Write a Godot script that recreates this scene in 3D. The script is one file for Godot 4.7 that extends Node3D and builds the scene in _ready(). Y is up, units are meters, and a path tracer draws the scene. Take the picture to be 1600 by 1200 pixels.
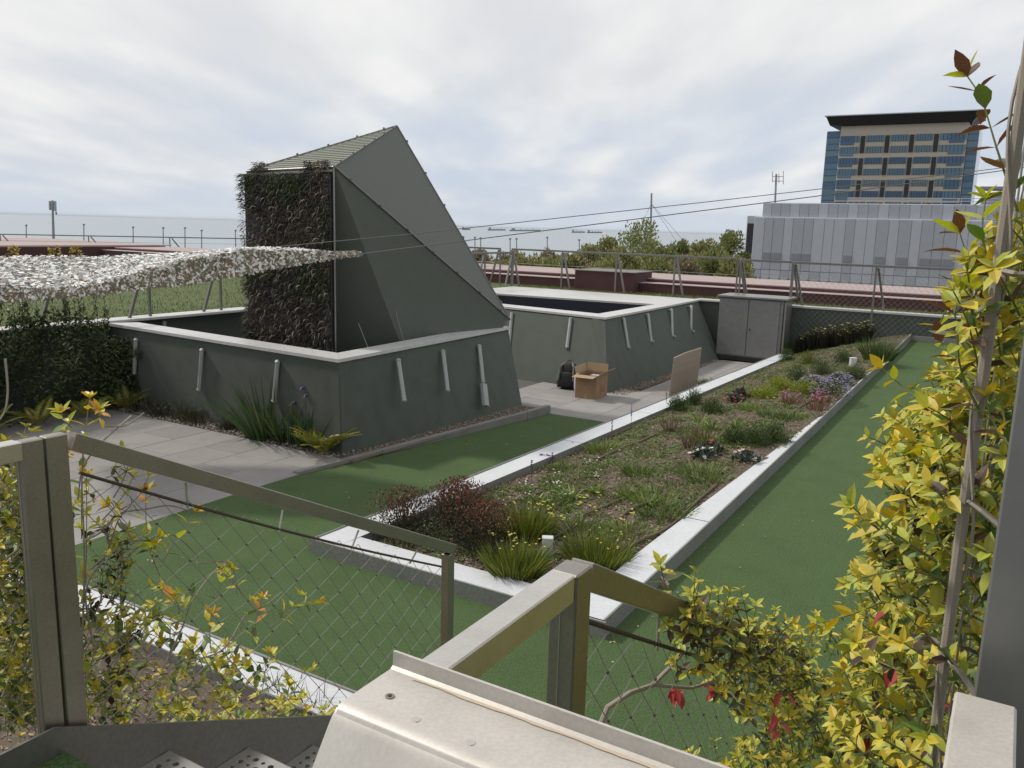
extends Node3D
# ------------------------------------------------------------------ camera data (pixel -> direction)
const EYE := Vector3(0, 3.1, 0)
const CX := Vector3(0.856276, 0.027812, -0.51577)
const CY := Vector3(-0.1175, 0.982858, -0.142073)
const CZ := Vector3(0.502977, 0.182256, 0.844865)
const FOC := 1314.7
var rng := RandomNumberGenerator.new()
var used := {}
var M := {}

func ray(px, py) -> Vector3:
	return (CX * ((px - 800.0) / FOC) + CY * (-(py - 600.0) / FOC) - CZ)
func on_y(px, py, y) -> Vector3:
	var d = ray(px, py); return EYE + d * ((y - EYE.y) / d.y)
func on_z(px, py, z) -> Vector3:
	var d = ray(px, py); return EYE + d * (z / d.z)
func on_x(px, py, x) -> Vector3:
	var d = ray(px, py); return EYE + d * (x / d.x)
func on_plane(px, py, p: Vector3, n: Vector3) -> Vector3:
	var d = ray(px, py); return EYE + d * ((p - EYE).dot(n) / d.dot(n))

# ------------------------------------------------------------------ nodes
func numbered(called: String) -> String:
	if not used.has(called):
		used[called] = 0
		return called
	used[called] += 1
	return "%s_%03d" % [called, used[called]]
func tag(o, label, category = "", group = ""):
	o.set_meta("label", label)
	if category != "": o.set_meta("category", category)
	if group != "": o.set_meta("group", group)
	return o
func thing(called, label, category, at = Vector3.ZERO, group = ""):
	var o := Node3D.new(); o.name = numbered(called); add_child(o); o.position = at
	return tag(o, label, category, group)
func mi(called: String, mesh: Mesh, m: Material, parent = null, kind = ""):
	var o := MeshInstance3D.new(); o.mesh = mesh; o.material_override = m
	if parent == null:
		o.name = numbered(called); add_child(o)
	else:
		o.name = called; parent.add_child(o, true)
	if kind != "": o.set_meta("kind", kind)
	return o
func S() -> SurfaceTool:
	var st := SurfaceTool.new(); st.begin(Mesh.PRIMITIVE_TRIANGLES); return st
func fin(st: SurfaceTool) -> Mesh:
	st.generate_normals(); return st.commit()
# part: a SurfaceTool committed under parent; the parent's own position is taken off so that world points may be used
func part(called, st, m, parent = null, kind = ""):
	var o = mi(called, fin(st), m, parent, kind)
	if parent != null:
		var q = parent
		var off := Vector3.ZERO
		while q != self:
			off += q.position; q = q.get_parent()
		o.position = -off
	return o

# ------------------------------------------------------------------ shapes
func tri(st, a: Vector3, b: Vector3, c: Vector3, out: Vector3):
	if (b - a).cross(c - a).dot(out) > 0.0:
		var t = b; b = c; c = t
	st.set_smooth_group(-1)
	st.add_vertex(a); st.add_vertex(b); st.add_vertex(c)
func poly(st, pts: Array, out: Vector3):
	for i in range(1, pts.size() - 1): tri(st, pts[0], pts[i], pts[i + 1], out)
# bevelled box given by a transform and full sizes
func bb(st, t: Transform3D, s: Vector3, bev := 0.004):
	var h = s * 0.5
	bev = min(bev, min(h.x, min(h.y, h.z)) * 0.9)
	var P = func(x, y, z, ax):
		var v = Vector3(x * h.x, y * h.y, z * h.z)
		if ax != 0: v.x -= x * bev
		if ax != 1: v.y -= y * bev
		if ax != 2: v.z -= z * bev
		return t * v
	var o = t.origin
	for ax in 3:
		for sg in [-1.0, 1.0]:
			var q = []
			for k in [[-1, -1], [1, -1], [1, 1], [-1, 1]]:
				var c = [0.0, 0.0, 0.0]; c[ax] = sg; c[(ax + 1) % 3] = float(k[0]); c[(ax + 2) % 3] = float(k[1])
				q.append(P.call(c[0], c[1], c[2], ax))
			poly(st, q, t.basis[ax] * sg)
	for ax in 3:                 # edges along axis ax
		var b1 = (ax + 1) % 3; var b2 = (ax + 2) % 3
		for s1 in [-1.0, 1.0]:
			for s2 in [-1.0, 1.0]:
				var q = []
				for e in [[-1.0, b1], [1.0, b1], [1.0, b2], [-1.0, b2]]:
					var c = [0.0, 0.0, 0.0]; c[ax] = e[0]; c[b1] = s1; c[b2] = s2
					q.append(P.call(c[0], c[1], c[2], e[1]))
				poly(st, q, t.basis[b1] * s1 + t.basis[b2] * s2)
	for x in [-1.0, 1.0]:
		for y in [-1.0, 1.0]:
			for z in [-1.0, 1.0]:
				poly(st, [P.call(x, y, z, 0), P.call(x, y, z, 1), P.call(x, y, z, 2)], t * Vector3(x * h.x, y * h.y, z * h.z) - o)
func box(st, c: Vector3, s: Vector3, bev := 0.004):
	bb(st, Transform3D(Basis.IDENTITY, c), s, bev)
# a bar of rectangular section from a to b; wide = size across "side", tall = the other
func bar(st, a: Vector3, b: Vector3, wide: float, tall: float, up := Vector3.UP, bev := 0.003):
	var d = (b - a); var l = d.length(); d /= l
	var sd = d.cross(up).normalized(); var u = sd.cross(d).normalized()
	bb(st, Transform3D(Basis(sd, u, -d), (a + b) * 0.5), Vector3(wide, tall, l), bev)
func tube(st, pts: Array, r, sides := 5, r2 = null):
	var n = pts.size()
	var rings = []
	for i in n:
		var d = (pts[min(i + 1, n - 1)] - pts[max(i - 1, 0)]).normalized()
		var sd = d.cross(Vector3.UP if abs(d.y) < 0.95 else Vector3.RIGHT).normalized(); var u = sd.cross(d)
		var rr = r if r2 == null else lerp(float(r), float(r2), float(i) / max(1, n - 1))
		var ring = []
		for k in sides:
			var a = TAU * k / sides
			ring.append(pts[i] + (sd * cos(a) + u * sin(a)) * rr)
		rings.append(ring)
	for i in n - 1:
		var c = (pts[i] + pts[i + 1]) * 0.5
		for k in sides:
			var k2 = (k + 1) % sides
			poly(st, [rings[i][k], rings[i][k2], rings[i + 1][k2], rings[i + 1][k]], (rings[i][k] + rings[i + 1][k2]) * 0.5 - c)
	poly(st, rings[0], pts[0] - pts[1]); poly(st, rings[n - 1], pts[n - 1] - pts[n - 2])
# a prism between two polygons of the same point count (any solid with planar ends)
func prism(st, A: Array, B: Array):
	var c := Vector3.ZERO
	for p in A: c += p
	for p in B: c += p
	c /= A.size() * 2.0
	var ca := Vector3.ZERO
	for p in A: ca += p
	ca /= A.size()
	poly(st, A, ca - c); poly(st, B, c - ca)
	var n = A.size()
	for i in n:
		var j = (i + 1) % n
		poly(st, [A[i], A[j], B[j], B[i]], (A[i] + A[j] + B[i] + B[j]) * 0.25 - c)
func ellipsoid(st, c: Vector3, r: Vector3, nu := 12, nv := 8, pw := 1.0):
	var V = func(i, j):
		var a = TAU * i / nu; var b = PI * j / nv - PI * 0.5
		var f = func(v): return sign(v) * pow(abs(v), pw)
		return c + Vector3(f.call(cos(b)) * f.call(cos(a)) * r.x, f.call(sin(b)) * r.y, f.call(cos(b)) * f.call(sin(a)) * r.z)
	st.set_smooth_group(0)
	for i in nu:
		for j in nv:
			var a = V.call(i, j); var b = V.call(i + 1, j); var d = V.call(i + 1, j + 1); var e = V.call(i, j + 1)
			var out = (a + b + d + e) * 0.25 - c
			if j > 0: tri(st, a, b, d, out)
			if j < nv - 1: tri(st, a, d, e, out)

# ------------------------------------------------------------------ leaf collector (one mesh of many small faces with colours)
class Leaves:
	var v := PackedVector3Array()
	var n := PackedVector3Array()
	var c := PackedColorArray()
	func t3(a, b, d, col):
		var m = (d - a).cross(b - a).normalized()
		v.append(a); v.append(b); v.append(d)
		n.append(m); n.append(m); n.append(m)
		c.append(col); c.append(col); c.append(col)
	# pointed leaf: at base p, along d, across s, length l, half width w, fold
	func leaf(p: Vector3, d: Vector3, up: Vector3, l: float, w: float, col: Color, bend := 0.15):
		var s = d.cross(up)
		if s.length() < 0.01: s = d.cross(Vector3(0.3, 0.1, 1))
		s = s.normalized(); var u = s.cross(d).normalized()
		var m = p + d * (l * 0.5) - u * (l * 0.06); var tip = p + d * l - u * (l * bend)
		var a = p + d * (l * 0.42) + s * w + u * (w * 0.35); var b = p + d * (l * 0.42) - s * w + u * (w * 0.35)
		t3(p, a, m, col); t3(a, tip, m, col); t3(p, m, b, col); t3(b, m, tip, col)
	# broader leaf with two points a side
	func oval(p: Vector3, d: Vector3, up: Vector3, l: float, w: float, col: Color, bend := 0.18):
		var s = d.cross(up)
		if s.length() < 0.01: s = d.cross(Vector3(0.3, 0.1, 1))
		s = s.normalized(); var u = s.cross(d).normalized()
		var m1 = p + d * (l * 0.30); var m2 = p + d * (l * 0.66) - u * (l * bend * 0.45); var tip = p + d * l - u * (l * bend)
		for k in [1.0, -1.0]:
			var a = p + d * (l * 0.26) + s * (w * 0.86 * k) + u * (w * 0.3); var b = m2 + s * (w * 0.88 * k) + u * (w * 0.3) - d * (l * 0.04)
			t3(p, a, m1, col); t3(a, b, m1, col); t3(m1, b, m2, col); t3(b, tip, m2, col)
	func quick(p: Vector3, d: Vector3, s: Vector3, l: float, w: float, col: Color):
		t3(p - s * w * 0.3, p + d * l * 0.45 + s * w, p + d * l, col)
		t3(p - s * w * 0.3, p + d * l, p + d * l * 0.45 - s * w, col)
	func blade(p: Vector3, d: Vector3, s: Vector3, l: float, w: float, col: Color, droop := 0.3):
		var q = p; var dd = d; var last_a = p + s * w; var last_b = p - s * w
		for k in 3:
			dd = (dd + Vector3.DOWN * droop * (0.25 + 0.45 * k)).normalized()
			q += dd * l / 3.0
			if k == 2:
				t3(last_a, q, last_b, col)
			else:
				var ww = w * (0.95 - 0.3 * k)
				var a = q + s * ww; var b = q - s * ww
				t3(last_a, a, b, col); t3(last_a, b, last_b, col)
				last_a = a; last_b = b
	func scrap(p: Vector3, x: Vector3, y: Vector3, col: Color):
		t3(p - x, p - y, p + x, col); t3(p - x, p + x, p + y, col)
	func mesh() -> ArrayMesh:
		var arr = []; arr.resize(Mesh.ARRAY_MAX)
		arr[Mesh.ARRAY_VERTEX] = v; arr[Mesh.ARRAY_NORMAL] = n; arr[Mesh.ARRAY_COLOR] = c
		var am := ArrayMesh.new(); am.add_surface_from_arrays(Mesh.PRIMITIVE_TRIANGLES, arr); return am

func rv() -> Vector3:
	while true:
		var p = Vector3(rng.randf_range(-1, 1), rng.randf_range(-1, 1), rng.randf_range(-1, 1))
		var l = p.length()
		if l < 1.0 and l > 0.05: return p
	return Vector3.UP
func pick(a: Array): return a[rng.randi() % a.size()]
func vary(c: Color, k := 0.25) -> Color:
	var f = 1.0 + rng.randf_range(-k, k)
	return Color(c.r * f * (1.0 + rng.randf_range(-0.1, 0.1)), c.g * f, c.b * f)
func jit(k): return Vector3(rng.randf_range(-k, k), rng.randf_range(-k, k), rng.randf_range(-k, k))

# ------------------------------------------------------------------ materials
func noise_tex(seed_, freq, ramp: Array, octaves := 4, size := 512, kind := FastNoiseLite.TYPE_SIMPLEX_SMOOTH) -> Texture2D:
	var fn := FastNoiseLite.new(); fn.seed = seed_; fn.frequency = freq; fn.noise_type = kind
	fn.fractal_type = FastNoiseLite.FRACTAL_FBM; fn.fractal_octaves = octaves
	var t := NoiseTexture2D.new(); t.width = size; t.height = size; t.seamless = true; t.noise = fn; t.normalize = true
	var g := Gradient.new()
	var offs := PackedFloat32Array(); var cols := PackedColorArray()
	for r in ramp:
		offs.append(r[0]); cols.append(r[1].linear_to_srgb())
	g.offsets = offs; g.colors = cols; t.color_ramp = g
	return t
func bump_tex(seed_, freq, strength, octaves := 4, size := 512) -> Texture2D:
	var fn := FastNoiseLite.new(); fn.seed = seed_; fn.frequency = freq; fn.noise_type = FastNoiseLite.TYPE_SIMPLEX_SMOOTH
	fn.fractal_octaves = octaves
	var t := NoiseTexture2D.new(); t.width = size; t.height = size; t.seamless = true; t.noise = fn
	t.as_normal_map = true; t.bump_strength = strength
	return t
func lin(r, g, b) -> Color: return Color(r, g, b)
# surface with fine and coarse tone patches; tile sizes in metres
func surf(a: Color, b: Color, rough: float, tile: float, seed_: int, freq := 0.02, bump := 0.0, coarse := 0.0, metal := 0.0) -> StandardMaterial3D:
	var m := StandardMaterial3D.new()
	m.albedo_color = Color.WHITE
	m.albedo_texture = noise_tex(seed_, freq, [[0.0, a], [0.5, a.lerp(b, 0.5)], [1.0, b]], 5)
	m.uv1_triplanar = true; m.uv1_world_triplanar = true; m.uv1_scale = Vector3.ONE / tile
	m.roughness = rough; m.metallic = metal
	if bump > 0.0:
		m.normal_enabled = true; m.normal_texture = bump_tex(seed_ + 7, freq * 2.0, bump); m.normal_scale = 1.0
	if coarse > 0.0:
		m.detail_enabled = true; m.detail_blend_mode = BaseMaterial3D.BLEND_MODE_MUL
		var lo = Color(1 - coarse, 1 - coarse, 1 - coarse)
		m.detail_albedo = noise_tex(seed_ + 31, 0.008, [[0.0, lo], [0.45, Color(1 - coarse * 0.35, 1 - coarse * 0.35, 1 - coarse * 0.35)], [1.0, Color.WHITE]], 4)
		m.detail_uv_layer = BaseMaterial3D.DETAIL_UV_2
		m.uv2_triplanar = true; m.uv2_world_triplanar = true; m.uv2_scale = Vector3.ONE / (tile * 3.7)
	return m
func plain(c: Color, rough := 0.7, metal := 0.0) -> StandardMaterial3D:
	var m := StandardMaterial3D.new(); m.albedo_color = c.linear_to_srgb(); m.roughness = rough; m.metallic = metal; return m
func leafmat(rough := 0.55, back := 0.0, tint := Color(1, 1, 1)) -> StandardMaterial3D:
	var m := StandardMaterial3D.new(); m.vertex_color_use_as_albedo = true; m.albedo_color = Color.WHITE; m.roughness = rough
	m.cull_mode = BaseMaterial3D.CULL_DISABLED
	if back > 0.0:
		m.backlight_enabled = true; m.backlight = Color(tint.r * back, tint.g * back, tint.b * back)
	return m

func make_materials():
	M.turf = surf(lin(0.029, 0.062, 0.017), lin(0.090, 0.152, 0.045), 0.95, 0.8, 11, 0.07, 5.0, 0.16)
	M.green = surf(lin(0.076, 0.090, 0.076), lin(0.100, 0.117, 0.100), 0.9, 0.5, 21, 0.09, 2.2, 0.24)
	M.green_dark = surf(lin(0.046, 0.058, 0.052), lin(0.060, 0.074, 0.066), 0.75, 0.5, 22, 0.05, 1.0, 0.12)
	M.roof = surf(lin(0.20, 0.215, 0.18), lin(0.26, 0.275, 0.23), 0.7, 0.5, 23, 0.05, 0.8, 0.15)  # own beige hue, lightened to carry the sky brightness on the slope
	M.navy = surf(lin(0.006, 0.008, 0.017), lin(0.012, 0.015, 0.030), 0.8, 0.4, 24, 0.06, 3.0)
	M.white = surf(lin(0.52, 0.545, 0.575), lin(0.60, 0.62, 0.645), 0.6, 0.9, 31, 0.03, 0.4, 0.1)
	M.cap = surf(lin(0.48, 0.48, 0.475), lin(0.58, 0.58, 0.575), 0.45, 1.3, 32, 0.02, 0.3, 0.14)
	M.cap_grey = surf(lin(0.30, 0.30, 0.29), lin(0.38, 0.38, 0.37), 0.5, 1.3, 33, 0.02, 0.3, 0.14)
	M.steel = surf(lin(0.32, 0.295, 0.26), lin(0.39, 0.36, 0.32), 0.40, 0.25, 41, 0.03, 0.2, 0.16, 0.9)
	M.steel_pale = surf(lin(0.60, 0.57, 0.53), lin(0.68, 0.65, 0.61), 0.32, 0.22, 43, 0.03, 0.15, 0.14, 0.85)  # sky gleam on the level rail tops put into a paler steel
	M.steel_dark = surf(lin(0.17, 0.165, 0.155), lin(0.22, 0.215, 0.20), 0.45, 0.5, 42, 0.03, 0.25, 0.18, 0.5)
	M.cabinet = surf(lin(0.24, 0.24, 0.235), lin(0.28, 0.28, 0.275), 0.38, 1.2, 44, 0.012, 0.15, 0.10, 0.5)
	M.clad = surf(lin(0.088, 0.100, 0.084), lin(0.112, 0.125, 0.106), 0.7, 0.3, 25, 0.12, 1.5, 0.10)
	M.cap_steel = surf(lin(0.50, 0.475, 0.44), lin(0.60, 0.57, 0.53), 0.48, 0.16, 48, 0.03, 0.15, 0.16, 0.25)
	M.rust = surf(lin(0.46, 0.36, 0.25), lin(0.60, 0.54, 0.45), 0.6, 0.05, 47, 0.03)
	M.edging = surf(lin(0.21, 0.21, 0.205), lin(0.30, 0.30, 0.29), 0.55, 0.6, 45, 0.03, 0.4, 0.2, 0.3)
	M.kerb = surf(lin(0.17, 0.165, 0.155), lin(0.25, 0.24, 0.225), 0.85, 0.5, 46, 0.05, 1.0, 0.25)
	M.slab = []
	for k in 4:
		var f = 0.94 + 0.04 * k
		M.slab.append(surf(lin(0.235 * f, 0.226 * f, 0.218 * f), lin(0.30 * f, 0.289 * f, 0.280 * f), 0.85, 0.6, 51 + k, 0.06, 0.8, 0.16))
	M.joint = plain(lin(0.09, 0.085, 0.075), 0.95)
	M.soil = surf(lin(0.085, 0.064, 0.046), lin(0.185, 0.148, 0.112), 0.98, 0.7, 61, 0.05, 5.0, 0.4)
	M.grass = surf(lin(0.055, 0.085, 0.020), lin(0.115, 0.150, 0.045), 0.97, 1.4, 62, 0.05, 4.0, 0.3)
	M.maroon = surf(lin(0.060, 0.022, 0.024), lin(0.085, 0.032, 0.034), 0.8, 0.8, 63, 0.05, 1.0, 0.2)
	M.pink = surf(lin(0.34, 0.265, 0.26), lin(0.42, 0.34, 0.33), 0.85, 1.5, 64, 0.05, 0.6, 0.2)
	M.lamp = surf(lin(0.28, 0.315, 0.30), lin(0.37, 0.41, 0.39), 0.5, 0.3, 65, 0.03, 0.3, 0.3)
	M.card = surf(lin(0.27, 0.175, 0.10), lin(0.33, 0.215, 0.125), 0.85, 0.3, 66, 0.03, 0.3, 0.1)
	M.card_in = surf(lin(0.33, 0.225, 0.135), lin(0.40, 0.28, 0.175), 0.85, 0.3, 67, 0.03, 0.3, 0.1)
	M.wood = surf(lin(0.21, 0.165, 0.125), lin(0.36, 0.295, 0.235), 0.85, 0.5, 68, 0.02, 0.6)
	M.wood.uv1_scale = Vector3(5, 0.9, 5)
	M.black = plain(lin(0.012, 0.012, 0.013), 0.75)
	M.grey_cloth = plain(lin(0.16, 0.16, 0.155), 0.8)
	M.lilac = plain(lin(0.62, 0.60, 0.72), 0.8)
	M.red_ink = plain(lin(0.30, 0.06, 0.035), 0.8)
	M.dark = plain(lin(0.02, 0.02, 0.022), 0.6)
	M.hose = plain(lin(0.10, 0.072, 0.046), 0.7)
	M.plastic = surf(lin(0.48, 0.50, 0.49), lin(0.58, 0.60, 0.59), 0.5, 0.2, 70, 0.03, 0.2)
	M.wire = plain(lin(0.26, 0.26, 0.235), 0.4, 0.4)
	M.cable = plain(lin(0.12, 0.12, 0.12), 0.5)
	M.stem = surf(lin(0.24, 0.21, 0.17), lin(0.36, 0.32, 0.265), 0.9, 0.1, 71, 0.05, 1.0)
	M.stem_dark = plain(lin(0.075, 0.058, 0.040), 0.9)
	M.stem_green = plain(lin(0.14, 0.16, 0.05), 0.8)
	M.foliage = leafmat(0.5, 0.6)
	M.dull = leafmat(0.8, 0.2)
	M.cloth = leafmat(0.8, 0.3)
	M.chips = leafmat(0.95)
	M.facade_a = surf(lin(0.37, 0.39, 0.44), lin(0.40, 0.42, 0.47), 0.5, 8.0, 81, 0.02)
	M.facade_b = surf(lin(0.305, 0.325, 0.365), lin(0.33, 0.35, 0.39), 0.5, 8.0, 82, 0.02)
	M.facade_c = plain(lin(0.20, 0.215, 0.24), 0.5)
	M.beige = surf(lin(0.40, 0.36, 0.305), lin(0.46, 0.415, 0.355), 0.8, 9.0, 83, 0.03)
	M.glass_a = plain(lin(0.08, 0.145, 0.20), 0.12, 0.3)
	M.glass_b = plain(lin(0.05, 0.10, 0.165), 0.12, 0.3)
	M.glass_c = plain(lin(0.11, 0.16, 0.19), 0.12, 0.3)
	M.near_black = plain(lin(0.014, 0.015, 0.018), 0.5)
	M.sea = plain(lin(0.29, 0.34, 0.385), 0.5)  # distance haze is put into this pale water colour
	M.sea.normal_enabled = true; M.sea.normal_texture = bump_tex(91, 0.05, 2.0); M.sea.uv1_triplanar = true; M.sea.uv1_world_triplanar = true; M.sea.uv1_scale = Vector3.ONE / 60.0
	M.land = surf(lin(0.07, 0.075, 0.05), lin(0.16, 0.15, 0.12), 0.95, 30.0, 92, 0.03)
	M.ship = plain(lin(0.20, 0.24, 0.28), 0.8)
	M.leaf = {}
	for k in [["yellow", 0.54, 0.44, 0.04], ["lime", 0.38, 0.40, 0.05], ["green", 0.105, 0.17, 0.030], ["olive", 0.065, 0.085, 0.026], ["bronze", 0.095, 0.052, 0.030], ["red", 0.42, 0.045, 0.040], ["orange", 0.50, 0.26, 0.03]]:
		var m := plain(lin(k[1], k[2], k[3]), 0.42)
		m.backlight_enabled = true
		var b = 0.7 if k[0] in ["yellow", "lime", "orange"] else 0.35
		var mx = max(k[1], max(k[2], k[3]))
		m.backlight = Color(b * k[1] / mx, b * k[2] / mx, b * k[3] / mx)
		m.cull_mode = BaseMaterial3D.CULL_DISABLED
		M.leaf[k[0]] = m

# ------------------------------------------------------------------ sky
func make_sky() -> Sky:
	var w := 2048; var h := 1024
	var a := FastNoiseLite.new(); a.seed = 5; a.frequency = 0.9; a.fractal_octaves = 5; a.noise_type = FastNoiseLite.TYPE_SIMPLEX_SMOOTH
	var b := FastNoiseLite.new(); b.seed = 9; b.frequency = 0.23; b.fractal_octaves = 3; b.noise_type = FastNoiseLite.TYPE_SIMPLEX_SMOOTH
	var img := Image.create(w, h, false, Image.FORMAT_RGB8)
	var data := PackedByteArray(); data.resize(w * h * 3)
	var ground = Color(0.30, 0.31, 0.31).linear_to_srgb()
	for y in h:
		var el = PI * 0.5 - PI * (y + 0.5) / h
		if el < -0.02:
			var i0 = y * w * 3
			for x in w:
				data[i0 + x * 3] = int(ground.r * 255); data[i0 + x * 3 + 1] = int(ground.g * 255); data[i0 + x * 3 + 2] = int(ground.b * 255)
			continue
		var se = sin(max(el, 0.0)); var ce = cos(el)
		var dist = 1.0 / (se + 0.10)
		var haze = clamp(1.0 - el / 0.05, 0.0, 1.0)
		# blue of the clear gaps, by height
		var clear = Color(0.57, 0.64, 0.74).lerp(Color(0.60, 0.66, 0.74), clamp(el / 0.4, 0, 1))
		for x in w:
			var az = TAU * (x + 0.5) / w
			var px = cos(az) * ce * dist; var pz = sin(az) * ce * dist
			var n1 = a.get_noise_3d((px * 0.86 - pz * 0.5) * 0.55, 3.0, (pz * 0.86 + px * 0.5) * 1.5)
			var n2 = b.get_noise_3d(px, 0.0, pz)
			var cover = smoothstep(-0.55, 0.35, n1 * 0.5 + n2 * 0.65 + (el - 0.13) * 2.0)
			var shade = smoothstep(-0.5, 0.6, n1 * 0.9 - n2 * 0.5)
			var cl = Color(0.71, 0.725, 0.75).lerp(Color(0.87, 0.87, 0.86), shade)
			var c = clear.lerp(cl, cover * (1.0 - haze * 0.5))
			c = c.lerp(Color(0.58, 0.635, 0.70), haze * 0.6)
			c = c.linear_to_srgb()
			var i = (y * w + x) * 3
			data[i] = int(c.r * 255); data[i + 1] = int(c.g * 255); data[i + 2] = int(c.b * 255)
	img.set_data(w, h, false, Image.FORMAT_RGB8, data)
	var pm := PanoramaSkyMaterial.new(); pm.panorama = ImageTexture.create_from_image(img)
	var s := Sky.new(); s.sky_material = pm
	return s

func _ready():
	rng.seed = 20240
	var cam := Camera3D.new(); cam.name = "camera"; add_child(cam)
	cam.transform = Transform3D(Basis(CX, CY, CZ), EYE); cam.fov = 49.06; cam.near = 0.05; cam.far = 60000.0; cam.current = true
	var we := WorldEnvironment.new(); we.name = "world_environment"; add_child(we)
	var env := Environment.new(); we.environment = env
	env.background_mode = Environment.BG_SKY; env.sky = make_sky()
	env.tonemap_mode = Environment.TONE_MAPPER_LINEAR; env.tonemap_exposure = 1.04
	env.sdfgi_enabled = true; env.ssao_enabled = true; env.ssil_enabled = true
	var sun := DirectionalLight3D.new(); sun.name = "sun"; add_child(sun)
	sun.look_at_from_position(Vector3.ZERO, -Vector3(-0.80, 0.82, 0.10), Vector3.UP)
	sun.light_energy = 0.85; sun.light_angular_distance = 5.0; sun.light_color = Color(1.0, 0.965, 0.92); sun.shadow_enabled = true
	make_materials()
	build_setting()
	build_wells()
	build_tower()
	build_planter()
	build_guards_far()
	build_background()
	build_small_things()
	build_net()
	build_stairs()
	build_plants()
	build_vines()

# ------------------------------------------------------------------ setting
func turf_y(x: float, z: float) -> float:
	if x < -4.0: return -0.12 * clamp((-z - 6.5) / 6.4, 0.0, 1.0)
	return 0.69 / 16.8 * max(0.0, -z - 5.6)
func sheet(called, pts: Array, m, parent = null):
	var st = S(); poly(st, pts, Vector3.UP); return part(called, st, m, parent, "" if parent else "structure")
func rect(called, x0, x1, z0, z1, y, m, parent = null):
	return sheet(called, [Vector3(x0, y, z0), Vector3(x1, y, z0), Vector3(x1, y, z1), Vector3(x0, y, z1)], m, parent)
var slab_mesh := {}
func slabs(parent, x0: float, x1: float, z0: float, z1: float, top: float, wx: float, lz: float, shift := 0.5, zstart := 0.0):
	var gap := 0.007
	var row := 0
	var x = x1
	while x > x0 + 0.03:
		var xa = max(x - wx, x0)
		var z = z1 + zstart + (lz * shift if row % 2 == 1 else 0.0)
		while z < z0 + lz: z += lz
		while z > z1 + 0.01:
			var zb = z - lz
			var a = min(z, z0); var b = max(zb, z1)
			if a - b > 0.05 and x - xa > 0.05:
				var sx = snapped(x - xa - gap, 0.001); var sz = snapped(a - b - gap, 0.001)
				var key = "%.3f_%.3f" % [sx, sz]
				if not slab_mesh.has(key):
					var st = S(); box(st, Vector3.ZERO, Vector3(sx, 0.05, sz), 0.003); slab_mesh[key] = fin(st)
				var o = mi("slab", slab_mesh[key], M.slab[rng.randi() % 4], parent)
				o.position = Vector3((x + xa) * 0.5, top - 0.025 + rng.randf_range(-0.0015, 0.0015), (a + b) * 0.5)
			z = zb
		x = xa; row += 1

func stones(called, label, n, where: Callable, cols: Array, r0, r1):
	var st = S(); ellipsoid(st, Vector3.ZERO, Vector3(1, 0.7, 0.85), 6, 4)
	var mesh = fin(st)
	var mm := MultiMesh.new(); mm.transform_format = MultiMesh.TRANSFORM_3D; mm.use_colors = true; mm.mesh = mesh; mm.instance_count = n
	for i in n:
		var p = where.call()
		var r = rng.randf_range(r0, r1)
		mm.set_instance_transform(i, Transform3D(Basis.from_euler(Vector3(rng.randf() * 6, rng.randf() * 6, rng.randf() * 6)).scaled(Vector3.ONE * r), p))
		mm.set_instance_color(i, vary(pick(cols), 0.25))
	var o := MultiMeshInstance3D.new(); o.multimesh = mm; o.material_override = M.chips; o.name = numbered(called); add_child(o)
	o.set_meta("kind", "stuff"); tag(o, label, "gravel")

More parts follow.
